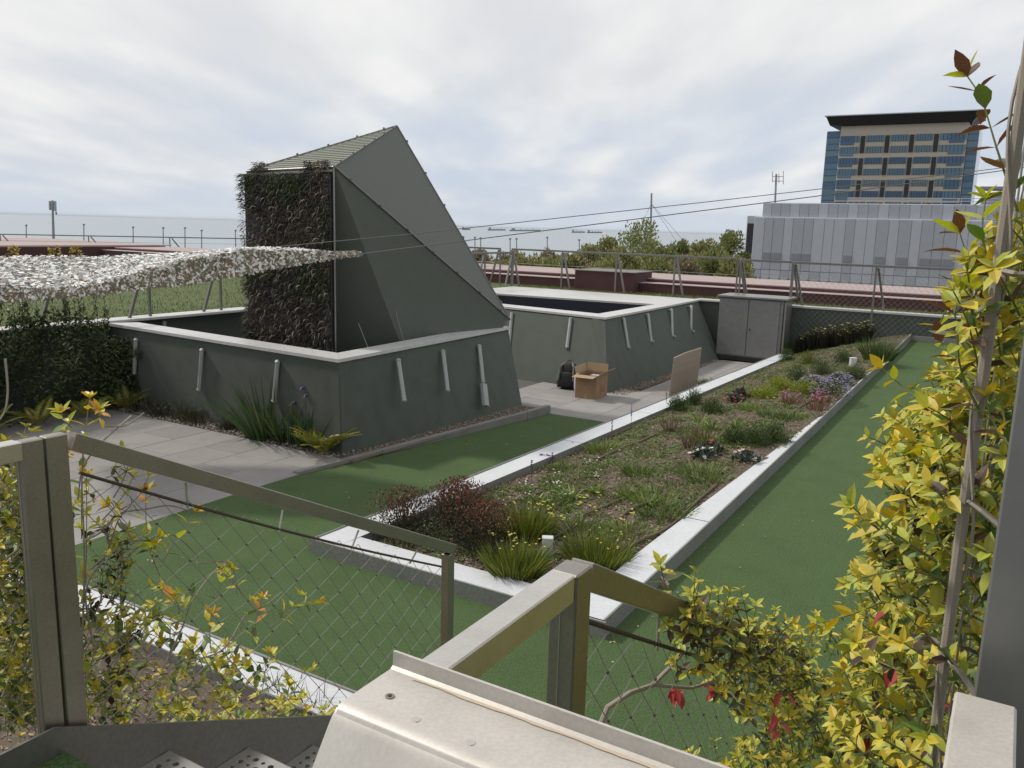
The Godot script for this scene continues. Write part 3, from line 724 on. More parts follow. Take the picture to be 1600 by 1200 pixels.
func build_planter():
	var pl = thing("raised_planter", "long steel edged planter with white inner border holding the flower bed", "planter", Vector3(-4, 0, -13))
	var zn = -5.58; var zf = -22.45
	# steel rims (thin upstands)
	var rims = [[Vector3(-5.50, 0, zn), Vector3(plt_left(-21.35), 0, -21.35), -1], [Vector3(-2.43, 0, zn), Vector3(plt_right(zf), 0, zf), 1]]
	for r in rims:
		var st = S(); var n = 12
		for i in n:
			var a = r[0].lerp(r[1], float(i) / n); var b = r[0].lerp(r[1], float(i + 1) / n)
			var A = []; var B = []
			for e in [[a, A], [b, B]]:
				var yt = rim_y(r[2], e[0].z)
				for q in [[0.0, -0.2], [0.0, yt], [0.016 * -r[2], yt], [0.016 * -r[2], -0.2]]: e[1].append(Vector3(e[0].x + q[0], q[1] if q[1] > 0 else min(-0.2, q[1]), e[0].z))
			prism(st, A, B)
		part("steel_rim", st, M.edging, pl)
	var sn = S(); box(sn, Vector3(-3.965, -0.02, zn + 0.008), Vector3(3.10, 0.33, 0.016), 0.003); part("steel_rim", sn, M.edging, pl)
	# white inner border, recessed just below the rim
	var A1 = []; var B1 = []; var C1 = []
	var zz = zn - 0.02
	while zz > -21.36:
		var x = plt_left(zz) + 0.018; var y = rim_y(-1, zz) - 0.012
		A1.append(Vector3(x, y, zz)); B1.append(Vector3(x + 0.30, y, zz)); C1.append(Vector3(x + 0.302, y - 0.25, zz)); zz -= 0.4
	boards(A1, B1, pl)
	var wd = S()
	for i in B1.size() - 1: poly(wd, [B1[i], B1[i + 1], C1[i + 1], C1[i]], Vector3.RIGHT)
	part("border_inner_face", wd, M.edging, pl)
	A1 = []; B1 = []
	zz = zn - 0.02
	while zz > -22.46:
		var x = plt_right(zz) - 0.018; var y = rim_y(1, zz) - 0.012
		A1.append(Vector3(x, y, zz)); B1.append(Vector3(x - lerp(0.30, 0.02, clamp((-zz - 7.0) / 6.5, 0, 1)), y, zz)); zz -= 0.4
	boards(A1, B1, pl)
	var wn = S(); poly(wn, [Vector3(-5.48, 0.128, zn - 0.017), Vector3(-2.45, 0.128, zn - 0.017), Vector3(-2.75, 0.126, zn - 0.32), Vector3(-5.18, 0.126, zn - 0.32)], Vector3.UP); part("white_border", wn, M.white, pl)
	var wi = S(); box(wi, Vector3(-3.96, -0.02, zn - 0.33), Vector3(2.44, 0.27, 0.01), 0.001); part("border_inner_face", wi, M.edging, pl)
	# soil
	var so = S(); var nx = 26; var nz = 120
	var H = func(i, j):
		var z = lerp(zn - 0.30, -22.52, float(j) / nz); var f = float(i) / nx
		var g = clamp((-z - 7.0) / 6.5, 0, 1)
		var xr = plt_right(z) - lerp(0.29, 0.02, g) + 0.03 * sin(z * 7.0) * sin(z * 2.3)
		var x = lerp(plt_left(z) + 0.31, min(xr, plt_right(z) - 0.02), f)
		return Vector3(x, soil_y(x, z) + (0.012 if i == nx else 0.0) * 0 + 0.012 * sin(x * 23 + z * 9) * sin(z * 17 - x * 5), z)
	for i in nx:
		for j in nz: poly(so, [H.call(i, j), H.call(i + 1, j), H.call(i + 1, j + 1), H.call(i, j + 1)], Vector3.UP)
	part("soil", so, M.soil, null, "structure")
	# bark mulch and dry litter
	var st2 = S(); box(st2, Vector3.ZERO, Vector3(1.0, 0.22, 0.5), 0.08)
	var mm := MultiMesh.new(); mm.transform_format = MultiMesh.TRANSFORM_3D; mm.use_colors = true; mm.mesh = fin(st2); mm.instance_count = 26000
	for i in 26000:
		var z = -5.9 - pow(rng.randf(), 1.15) * 16.4
		var x = rng.randf_range(plt_left(z) + 0.34, plt_right(z) - lerp(0.33, 0.04, clamp((-z - 7.0) / 6.0, 0, 1)))
		var r = rng.randf_range(0.008, 0.034)
		mm.set_instance_transform(i, Transform3D(Basis.from_euler(Vector3(rng.randf_range(-0.5, 0.5), rng.randf() * 6.3, rng.randf_range(-0.5, 0.5))).scaled(Vector3(r, r, r * 0.7)), Vector3(x, soil_y(x, z) + 0.008 + rng.randf() * 0.008, z)))
		mm.set_instance_color(i, vary(pick([Color(0.18, 0.135, 0.10), Color(0.27, 0.215, 0.16), Color(0.10, 0.072, 0.052), Color(0.36, 0.30, 0.225), Color(0.21, 0.145, 0.115)]), 0.3))
	var mo := MultiMeshInstance3D.new(); mo.multimesh = mm; mo.material_override = M.chips; mo.name = "mulch"; add_child(mo); mo.set_meta("kind", "stuff"); tag(mo, "brown bark mulch and dry litter on the planter soil", "mulch")
	# small planter beside the stairs, bottom left
	var sp = thing("side_planter", "low steel edged planter with white border beside the steel stairs", "planter", Vector3(-4.8, 0, -3.3))
	var r1 = S(); box(r1, Vector3(-4.9, 0.0, -3.745), Vector3(4.2, 0.33, 0.016), 0.003); part("steel_rim", r1, M.edging, sp)
	var r2 = S(); poly(r2, [Vector3(-7.0, 0.152, -3.735), Vector3(-2.80, 0.152, -3.735), Vector3(-2.80, 0.152, -3.44), Vector3(-7.0, 0.152, -3.44)], Vector3.UP); part("white_border", r2, M.white, sp)
	var r3 = S(); box(r3, Vector3(-4.9, 0.02, -3.436), Vector3(4.2, 0.26, 0.008), 0.001); part("border_inner_face", r3, M.edging, sp)
	var r4 = S(); poly(r4, [Vector3(-7.0, 0.08, -3.43), Vector3(-2.72, 0.08, -3.43), Vector3(-2.72, 0.10, 0.5), Vector3(-7.0, 0.10, 0.5)], Vector3.UP); part("soil", r4, M.soil, sp)
	var mm2 := MultiMesh.new(); mm2.transform_format = MultiMesh.TRANSFORM_3D; mm2.use_colors = true; mm2.mesh = mm.mesh; mm2.instance_count = 3500
	for i in 3500:
		var r = rng.randf_range(0.01, 0.04)
		mm2.set_instance_transform(i, Transform3D(Basis.from_euler(Vector3(rng.randf_range(-0.5, 0.5), rng.randf() * 6.3, rng.randf_range(-0.5, 0.5))).scaled(Vector3(r, r, r * 0.5)), Vector3(rng.randf_range(-5.5, -2.75), 0.09 + rng.randf() * 0.015, rng.randf_range(-3.42, -1.2))))
		mm2.set_instance_color(i, vary(pick([Color(0.15, 0.10, 0.065), Color(0.24, 0.18, 0.12), Color(0.07, 0.05, 0.035), Color(0.32, 0.25, 0.17)]), 0.3))
	var mo2 := MultiMeshInstance3D.new(); mo2.multimesh = mm2; mo2.material_override = M.chips; mo2.name = "leaf_litter"; add_child(mo2); mo2.set_meta("kind", "stuff"); tag(mo2, "dry leaf litter on the soil beside the steel stairs", "litter")

# ------------------------------------------------------------------ guard rails on the lawn
func diamond_net(corner: Callable, nu: int, nv: int, r: float) -> SurfaceTool:
	# corner(u, v) gives a point for u, v in 0..1; wires run along both diagonals
	var st = S()
	for s in [1, -1]:
		for k in range(-nv, nu + 1):
			var pts = []
			for j in nv + 1:
				var i = k + j if s == 1 else k + (nv - j)
				if i >= 0 and i <= nu: pts.append(corner.call(float(i) / nu, float(j) / nv))
			if pts.size() > 1: tube(st, pts, r, 3)
	return st
func guard_run(label, a: Vector3, b: Vector3, n: int, ybase: float, ytop: float, brace: Vector3, long_base = null, net := false):
	var t = thing("guard_rail", label, "railing", Vector3(a.x, ybase, a.z))
	var r = S(); bar(r, Vector3(a.x, ytop, a.z), Vector3(b.x, ytop, b.z), 0.06, 0.055); part("top_rail", r, M.steel_dark, t)
	for i in n + 1:
		var p = a.lerp(b, float(i) / n)
		var y0 = ybase if long_base == null else long_base
		var s = S(); bar(s, Vector3(p.x, y0, p.z), Vector3(p.x, ytop - 0.03, p.z), 0.042, 0.042, Vector3.RIGHT); part("post", s, M.steel_dark, t)
		var s2 = S(); bar(s2, Vector3(p.x, ybase, p.z) + brace, Vector3(p.x, ytop - 0.04, p.z) + brace * 0.16, 0.05, 0.05, Vector3.RIGHT if abs(brace.z) > 0.1 else Vector3.BACK); part("brace", s2, M.steel_dark, t)
	var w = S(); tube(w, [Vector3(a.x, lerp(ybase, ytop, 0.62), a.z), Vector3(b.x, lerp(ybase, ytop, 0.62), b.z)], 0.006, 4); part("wire", w, M.wire, t)
	if net:
		var y0 = ybase if long_base == null else long_base
		var L = a.distance_to(b); var H = ytop - y0
		var nt = diamond_net(func(u, v): return Vector3(lerp(a.x, b.x, u), lerp(y0, ytop - 0.05, v), lerp(a.z, b.z, u) + 0.035), int(L / 0.14), int(H / 0.14), 0.0022)
		part("wire_mesh", nt, M.wire, t)
	return t
func build_guards_far():
	guard_run("steel guard rail on the lawn edge behind the navy lined well", Vector3(-13.75, 0, -22.86), Vector3(-6.6, 0, -22.86), 4, 1.31, 2.45, Vector3(0.30, 0, 0.0))
	guard_run("short steel guard rail beside the planted tower's sloping edge", Vector3(-18.0, 0, -22.75), Vector3(-14.1, 0, -22.75), 3, 1.31, 2.45, Vector3(-0.38, 0, 0.0))
	guard_run("tall steel guard with wire mesh standing against the far green wall", Vector3(-5.02, 0, -22.38), Vector3(0.9, 0, -22.38), 3, 1.31, 2.43, Vector3(0.22, 0, -0.40), 0.2, true)
	guard_run("short return of steel guard above the steel cabinet", Vector3(-6.45, 0, -22.62), Vector3(-5.1, 0, -22.62), 1, 1.55, 2.43, Vector3(0.15, 0, -0.2))
	guard_run("steel guard rail on the coping between lawn and hedge", Vector3(-13.42, 0, -4.9), Vector3(-13.42, 0, -22.4), 11, 1.35, 2.36, Vector3(0, 0, 0.42))
	var p = on_y(0, 366, 2.1); var q = on_y(382, 373, 2.1)
	var d = (q - p) / 3.0
	guard_run("distant steel guard rail on the pink plaza before the sea", p - d, q + d, 5, 1.3, 2.1, Vector3(0.3, 0, -0.6))
	# maroon block in the plaza steps
	var mb = thing("plaza_block", "dark maroon rectangular block with grey top on the plaza steps", "block", Vector3(-12, 1.3, -24))
	var c0 = on_z(897, 450, -23.2); var c1 = on_z(990, 453, -23.2)
	var st = S(); box(st, Vector3((c0.x + c1.x) * 0.5, 1.56, -23.9), Vector3(c1.x - c0.x, 0.66, 1.4), 0.02); part("block_body", st, M.maroon, mb)
	var s2 = S(); box(s2, Vector3((c0.x + c1.x) * 0.5, 1.90, -23.9), Vector3(c1.x - c0.x + 0.04, 0.03, 1.44), 0.008); part("block_top", s2, M.kerb, mb)

# ------------------------------------------------------------------ background
func at(px, py, depth) -> Vector3: return EYE + ray(px, py) * depth
func build_background():
	# grey clad hall
	var hall = thing("clad_hall", "long grey metal clad hall with flat roof below the tower block", "building", Vector3(-8, -1.2, -80))
	var st = S(); box(st, Vector3(-7.5, 1.75, -96), Vector3(29.0, 6.1, 31.2), 0.05); part("wall", st, M.facade_a, hall)
	var s2 = S(); box(s2, Vector3(-7.2, 5.42, -96.4), Vector3(28.4, 1.32, 31), 0.05); part("parapet", s2, M.facade_b, hall)
	for k in 34:
		var sj = S(); box(sj, Vector3(-21.0 + k * 0.84, 5.42, -80.88), Vector3(0.80, 1.2, 0.05), 0.01); part("parapet_panel", sj, M.facade_b if k % 3 else M.facade_a, hall)
	var s3 = S(); box(s3, Vector3(-22.35, 1.75, -82.2), Vector3(0.7, 6.2, 3.4), 0.03); part("end_wall", s3, M.facade_a, hall)
	var s4 = S(); box(s4, Vector3(-22.32, 1.45, -80.48), Vector3(0.58, 5.4, 0.06), 0.01); part("dark_opening", s4, M.near_black, hall)
	var dark_at = []
	for px in [1191, 1215, 1239, 1262, 1324, 1376, 1417, 1444, 1471, 1486]: dark_at.append(on_z(px, 395, -80).x)
	var x = -21.95
	var idx := 0
	while x < 6.0:
		var w = 0.98 if idx % 2 == 0 else 0.80
		var is_dark = false; var wx = 0.0
		for dx in dark_at:
			if abs(dx - (x + w * 0.5)) < w * 0.52:
				is_dark = true; wx = dx
		var sp = S(); box(sp, Vector3(x + w * 0.5, 2.33, -80.33), Vector3(w - 0.03, 4.75, 0.08), 0.01)
		part("facade_panel", sp, M.facade_b if is_dark else M.facade_a, hall)
		var sq = S(); box(sq, Vector3(x + w * 0.5, -0.47, -80.33), Vector3(w - 0.03, 0.75, 0.07), 0.01); part("facade_panel", sq, M.facade_a if idx % 3 else M.facade_b, hall)
		if is_dark:
			var sw = S(); box(sw, Vector3(x + w * 0.5, 1.22, -80.27), Vector3(w * 0.82, 0.62, 0.05), 0.01); part("window", sw, M.facade_c, hall)
		if x < -9.0:
			var sg = S(); box(sg, Vector3(x + w * 0.5, -0.97, -80.27), Vector3(w * 0.72, 0.40, 0.06), 0.01); part("base_window", sg, M.facade_b, hall)
		x += w; idx += 1
	for k in 2:
		var rr = S(); bar(rr, Vector3(-14.5, 6.45 + 0.25 * k, -84), Vector3(6.0, 6.45 + 0.25 * k, -84), 0.05, 0.05); part("roof_rail", rr, M.facade_a, hall)
	for k in 14:
		var rp = S(); bar(rp, Vector3(-14.5 + k * 1.55, 6.05, -84), Vector3(-14.5 + k * 1.55, 6.75, -84), 0.05, 0.05, Vector3.RIGHT); part("rail_post", rp, M.facade_a, hall)
	# rooftop plant room beyond the hall
	var rm = thing("plant_room", "small grey rooftop plant room beside the vine covered post", "building", at(1550, 312, 130))
	var pa = at(1537, 294, 130); var pb = at(1572, 313, 130)
	var sr = S(); box(sr, (pa + pb) * 0.5 + Vector3(0, -1.0, -1.5), Vector3(3.6, 1.9, 3), 0.05); part("wall", sr, M.facade_b, rm)
	var sr2 = S(); box(sr2, Vector3((pa.x + pb.x) * 0.5, pa.y, pa.z - 1.5), Vector3(4.2, 0.5, 3.8), 0.05); part("roof", sr2, M.facade_c, rm)
	# tower block
	var tw = thing("tower_block", "tall beige tower block with blue glass corners and dark overhanging roof", "building", Vector3(-33, -14, -255))
	var X = func(px): return on_z(px, 250, -255).x
	var Yp = func(py): return on_z(1400, py, -255).y
	var xl = X.call(1309); var xr = X.call(1507); var ybot = -14.0; var ytop = Yp.call(194)
	var sb = S(); box(sb, Vector3((xl + xr) * 0.5, (ybot + ytop) * 0.5, -265), Vector3(xr - xl, ytop - ybot, 19.4), 0.1); part("wall", sb, M.beige, tw)
	var gx0 = X.call(1287); var gx1 = X.call(1525)
	for g in [[gx0, xl], [xr, gx1]]:
		var core = S(); box(core, Vector3((g[0] + g[1]) * 0.5, (ybot + ytop - 1.2) * 0.5, -264), Vector3(g[1] - g[0] - 0.1, ytop - 1.2 - ybot, 16), 0.1)
		var cp = part("glass_corner", core, M.glass_b, tw)
		for k in 13:
			var sg = S(); var yy = ytop - 2.2 - k * 1.72
			box(sg, Vector3((g[0] + g[1]) * 0.5, yy, -255.95), Vector3(g[1] - g[0] - 0.2, 1.45, 0.12), 0.02); part("pane", sg, [M.glass_a, M.glass_b, M.glass_c, M.glass_a][(k * 7 + int(g[0])) % 4], cp)
	var rf = S(); prism(rf, [Vector3(gx0 + 0.1, ytop + 2.35, -252.5), Vector3(gx1 + 0.2, ytop + 2.35, -252.5), Vector3(gx1 - 1.6, ytop + 0.1, -254), Vector3(gx0 + 1.0, ytop + 0.1, -254)],
		[Vector3(gx0 + 0.1, ytop + 2.35, -274), Vector3(gx1 + 0.2, ytop + 2.35, -274), Vector3(gx1 - 3.5, ytop + 0.1, -273), Vector3(gx0 + 1.5, ytop + 0.1, -273)])
	var roof = part("roof", rf, M.near_black, tw)
	var re = S(); box(re, Vector3((gx0 + gx1) * 0.5, ytop + 2.5, -263.2), Vector3(gx1 - gx0 + 0.5, 0.3, 22), 0.05); mi("roof_edge", fin(re), M.facade_a, roof)
	var bays = [1309, 1345, 1383, 1421, 1459, 1507]
	for row in 7:
		var yc = Yp.call(215.5 + 17.6 * row)
		for k in 5:
			var a = X.call(bays[k]) + (0.0 if k == 0 else 0.75); var b = X.call(bays[k + 1]) - (0.0 if k == 4 else 0.75)
			var hgt = 1.72
			var sw = S(); box(sw, Vector3((a + b) * 0.5, yc, -255.24), Vector3(b - a - 0.15, hgt, 0.12), 0.02)
			var wn = part("window", sw, [M.glass_a, M.glass_b, M.glass_c][(row * 5 + k * 3) % 3], tw)
			var sm = S()
			for q in range(1, 7): box(sm, Vector3(lerp(a, b, q / 7.0), yc, -255.15), Vector3(0.12, hgt, 0.06), 0.01)
			mi("mullion", fin(sm), M.near_black, wn)
			if k == 0 or k == 4:
				var cx = a + 2.0 if k == 0 else b - 2.4
				var sw2 = S(); box(sw2, Vector3(cx, yc - 0.35, -255.18), Vector3(3.6, 2.4, 0.1), 0.02); mi("corner_pane", fin(sw2), M.glass_a if row % 2 else M.glass_b, wn)
	for k in 4:
		for pr in 4:
			var y1 = Yp.call(211 + 35.2 * pr); var y0 = Yp.call(238 + 35.2 * pr)
			var sp = S(); box(sp, Vector3(X.call(bays[k + 1]), (y0 + y1) * 0.5, -255.2), Vector3(1.1, y1 - y0, 0.4), 0.03); part("pilaster", sp, M.near_black, tw)
	# antennas and masts
	var an = thing("antenna_mast", "rooftop antenna mast with pale panel aerials on the grey hall", "antenna", at(1212, 316, 86))
	var b0 = at(1211, 318, 86); var b1 = at(1213, 272, 86)
	var sa = S(); tube(sa, [b0, b1], 0.10, 6); part("mast", sa, M.facade_c, an)
	for q in [[1207, 268, 285], [1217, 271, 286], [1224, 267, 288]]:
		var sp2 = S(); bar(sp2, at(q[0], q[1], 86), at(q[0], q[2], 86), 0.10, 0.07, Vector3.RIGHT, 0.02); part("aerial", sp2, M.beige, an)
	for yy in [276, 283]:
		var sp3 = S(); tube(sp3, [at(1207, yy, 86), at(1224, yy, 86)], 0.03, 4); part("aerial_arm", sp3, M.facade_c, an)
	var a2 = thing("antenna_mast", "distant phone mast with grey panel aerials above the lawn", "antenna", at(84, 378, 120))
	var sm1 = S(); tube(sm1, [at(84.5, 395, 120), at(82, 316, 120)], 0.22, 6, 0.15); part("mast", sm1, M.facade_c, a2)
	for q in [[78, 314, 328], [86, 314, 330], [82, 313, 327]]:
		var sp4 = S(); bar(sp4, at(q[0], q[1], 120), at(q[0] + 0.5, q[2], 120), 0.34, 0.2, Vector3.RIGHT, 0.05); part("aerial", sp4, M.facade_b, a2)
	var sd = S(); ellipsoid(sd, at(88, 333, 119.8), Vector3(0.25, 0.25, 0.1), 8, 5); part("dish", sd, M.facade_b, a2)
	var gm = thing("guyed_mast", "slim grey mast held by guy wires behind the trees", "mast", at(1017, 420, 95))
	var sg1 = S(); tube(sg1, [at(1015, 440, 95), at(1018, 302, 95)], 0.13, 6, 0.10); part("mast", sg1, M.facade_c, gm)
	for q in [[1062, 385], [1078, 388], [985, 388]]:
		var sg2 = S(); tube(sg2, [at(1017.5, 318, 95), at(q[0], q[1], 95)], 0.02, 3); part("guy_wire", sg2, M.cable, gm)
	var pn := 0
	for q in [[41, 352, 376], [131, 351, 374], [208, 355, 382], [255, 356, 385], [289, 356, 388], [315, 360, 387], [368, 360, 386], [742, 371, 400], [751, 372, 400], [797, 373, 395], [807, 373, 395], [855, 371, 400], [905, 375, 400]]:
		var g = "harbour light poles"
		var t = thing("light_pole", "thin grey harbour light pole standing against the sea", "pole", at(q[0], q[2] + 12, 150), g)
		var s = S(); tube(s, [at(q[0] + 0.6, q[2] + 40, 150), at(q[0], q[1], 150)], 0.14, 5, 0.09); part("pole", s, M.facade_c, t)
		var s5 = S(); box(s5, at(q[0], q[1], 150), Vector3(0.35, 0.3, 0.3), 0.05); part("lamp_head", s5, M.facade_c, t)
		pn += 1
	# ships far out
	var sl = ["long low cargo ship at anchor on the horizon, with stern house left", "largest cargo ship at anchor on the horizon", "small cargo ship at anchor farther right on horizon", "cargo ship with stern house beside the smaller one", "faint short ship close by the tower's slope"]
	var k2 := 0
	for q in [[762, 790, 357.5], [796, 845, 358.5], [893, 914, 361], [917, 941, 361.5], [722, 735, 356.5]]:
		var D = 6500.0
		var p0 = at(q[0], q[2] + 1.6, D); var p1 = at(q[1], q[2] + 1.6, D)
		var t = thing("cargo_ship", sl[k2], "ship", (p0 + p1) * 0.5)
		var L = p0.distance_to(p1); var dr = (p1 - p0).normalized()
		var s = S(); bb(s, Transform3D(Basis(Vector3.UP.cross(dr).normalized() * -1, Vector3.UP, dr), (p0 + p1) * 0.5), Vector3(25, 11, L), 2.0); part("hull", s, M.ship, t)
		var s6 = S(); bb(s6, Transform3D(Basis.IDENTITY, p0.lerp(p1, 0.12) + Vector3(0, 11, 0)), Vector3(L * 0.1, 14, 15), 1.0); part("deckhouse", s6, M.ship, t)
		for c in 3:
			var s7 = S(); bb(s7, Transform3D(Basis.IDENTITY, p0.lerp(p1, 0.35 + c * 0.2) + Vector3(0, 9, 0)), Vector3(3, 10, 3), 0.5); part("deck_crane", s7, M.ship, t)
		k2 += 1
	var fe = thing("harbour_ferry", "small white and red ferry moored by the harbour jetty", "boat", at(1112, 383, 900))
	var sf = S(); box(sf, at(1113, 383.5, 900), Vector3(26, 4, 8), 0.5); part("hull", sf, M.white, fe)
	var sf2 = S(); box(sf2, at(1112, 379.5, 900), Vector3(14, 3, 7), 0.3); part("cabin", sf2, M.white, fe)
	var sf3 = S(); box(sf3, at(1108, 376.5, 900), Vector3(4, 3.5, 4), 0.3); part("funnel", sf3, plain(lin(0.45, 0.08, 0.06)), fe)
	var jt = thing("jetty", "long dark harbour jetty reaching into the sea", "jetty", at(1120, 386, 880))
	var sj2 = S(); box(sj2, at(1125, 387.5, 880), Vector3(85, 2.2, 6), 0.2); part("deck", sj2, M.facade_c, jt)
	# trees between the plaza and the sea
	var kinds = [[Color(0.26, 0.26, 0.10), Color(0.32, 0.31, 0.13), Color(0.20, 0.21, 0.08)], [Color(0.21, 0.235, 0.08), Color(0.27, 0.285, 0.11), Color(0.16, 0.185, 0.065)], [Color(0.24, 0.19, 0.12), Color(0.20, 0.18, 0.10), Color(0.27, 0.23, 0.15)]]
	var trees = [[1000, 361, 112, 60, 1, "tall pale green tree standing highest before the sea"], [752, 400, 46, 52, 2, "brownish budding bush close beside the planted tower"], [800, 404, 70, 50, 2, "low brownish budding shrub thicket behind the guard rail"], [858, 402, 66, 52, 2, "sparse brown and green bush behind the maroon block"],
		[915, 392, 70, 56, 0, "olive green bushy tree left of the tall pale tree"], [948, 380, 60, 62, 0, "rounded olive tree touching the tall pale tree"], [1060, 384, 64, 62, 1, "mid green tree between the mast and the hall"], [1100, 388, 70, 55, 0, "broad olive tree in front of the harbour ferry"], [1142, 373, 62, 58, 1, "fresh green tree touching the dark end of the hall"], [1030, 392, 90, 48, 1, "low green bush thicket under the tall tree"], [965, 400, 80, 46, 0, "low olive bush row behind the plaza steps"], [1120, 400, 70, 46, 1, "low green bush beside the hall's dark opening"], [890, 408, 70, 44, 0, "low olive bush directly above the maroon block"]]
	for k in 11:
		trees.append([748 + k * 40, 409 + (k * 5) % 9, 84, 42 + (k * 3) % 7, [2, 0, 0, 1][k % 4], "low spring green bush in the thicket behind the pink plaza"])
	for q in trees:
		var dep: float = q[3]
		var r = q[2] * 0.5 * dep / FOC * 1.2
		var top = at(q[0], q[1], dep); var hgt = max(r * 1.5, (438 - q[1]) * dep / FOC) + 1.0
		var cen = top - Vector3(0, hgt * 0.5, 0)
		var t = thing("background_tree", q[5], "tree", Vector3(cen.x, -14, cen.z), "bushes of the thicket behind the plaza" if q[5].begins_with("low spring") else "")
		var stt = S(); tube(stt, [Vector3(cen.x, -14, cen.z), cen + Vector3(0.1, -hgt * 0.3, 0), cen + Vector3(0, hgt * 0.2, 0)], 0.22, 6, 0.05)
		for k in 7:
			var d = Vector3(rng.randf_range(-1, 1), rng.randf_range(0.4, 1.1), rng.randf_range(-1, 1)).normalized()
			tube(stt, [cen + Vector3(0, -hgt * 0.25, 0), cen + Vector3(d.x * r * 0.5, d.y * hgt * 0.12, d.z * r * 0.5), cen + Vector3(d.x * r * 0.85, d.y * hgt * 0.42, d.z * r * 0.85)], 0.07, 4, 0.02)
		part("trunk", stt, M.stem_dark, t)
		var L = Leaves.new()
		var blobs = []
		for k in 26:
			var u = rv(); blobs.append(cen + Vector3(u.x * r * 0.85, u.y * hgt * 0.46, u.z * r * 0.85))
		for k in 8: blobs.append(cen + Vector3(rng.randf_range(-0.3, 0.3) * r, hgt * rng.randf_range(0.30, 0.50), rng.randf_range(-0.3, 0.3) * r))
		for i in 4600:
			var b = blobs[rng.randi() % blobs.size()]
			var o = rv(); o.y *= 1.4
			var pos = b + o * r * 0.24
			var d = (o + Vector3(0, 0.7, 0) + jit(0.5)).normalized(); var s = d.cross(rv()).normalized()
			L.quick(pos, d, s, rng.randf_range(0.13, 0.28), rng.randf_range(0.035, 0.08), vary(pick(kinds[q[4]]), 0.3))
		var cr = mi("crown", L.mesh(), M.foliage, t); cr.position = -t.position

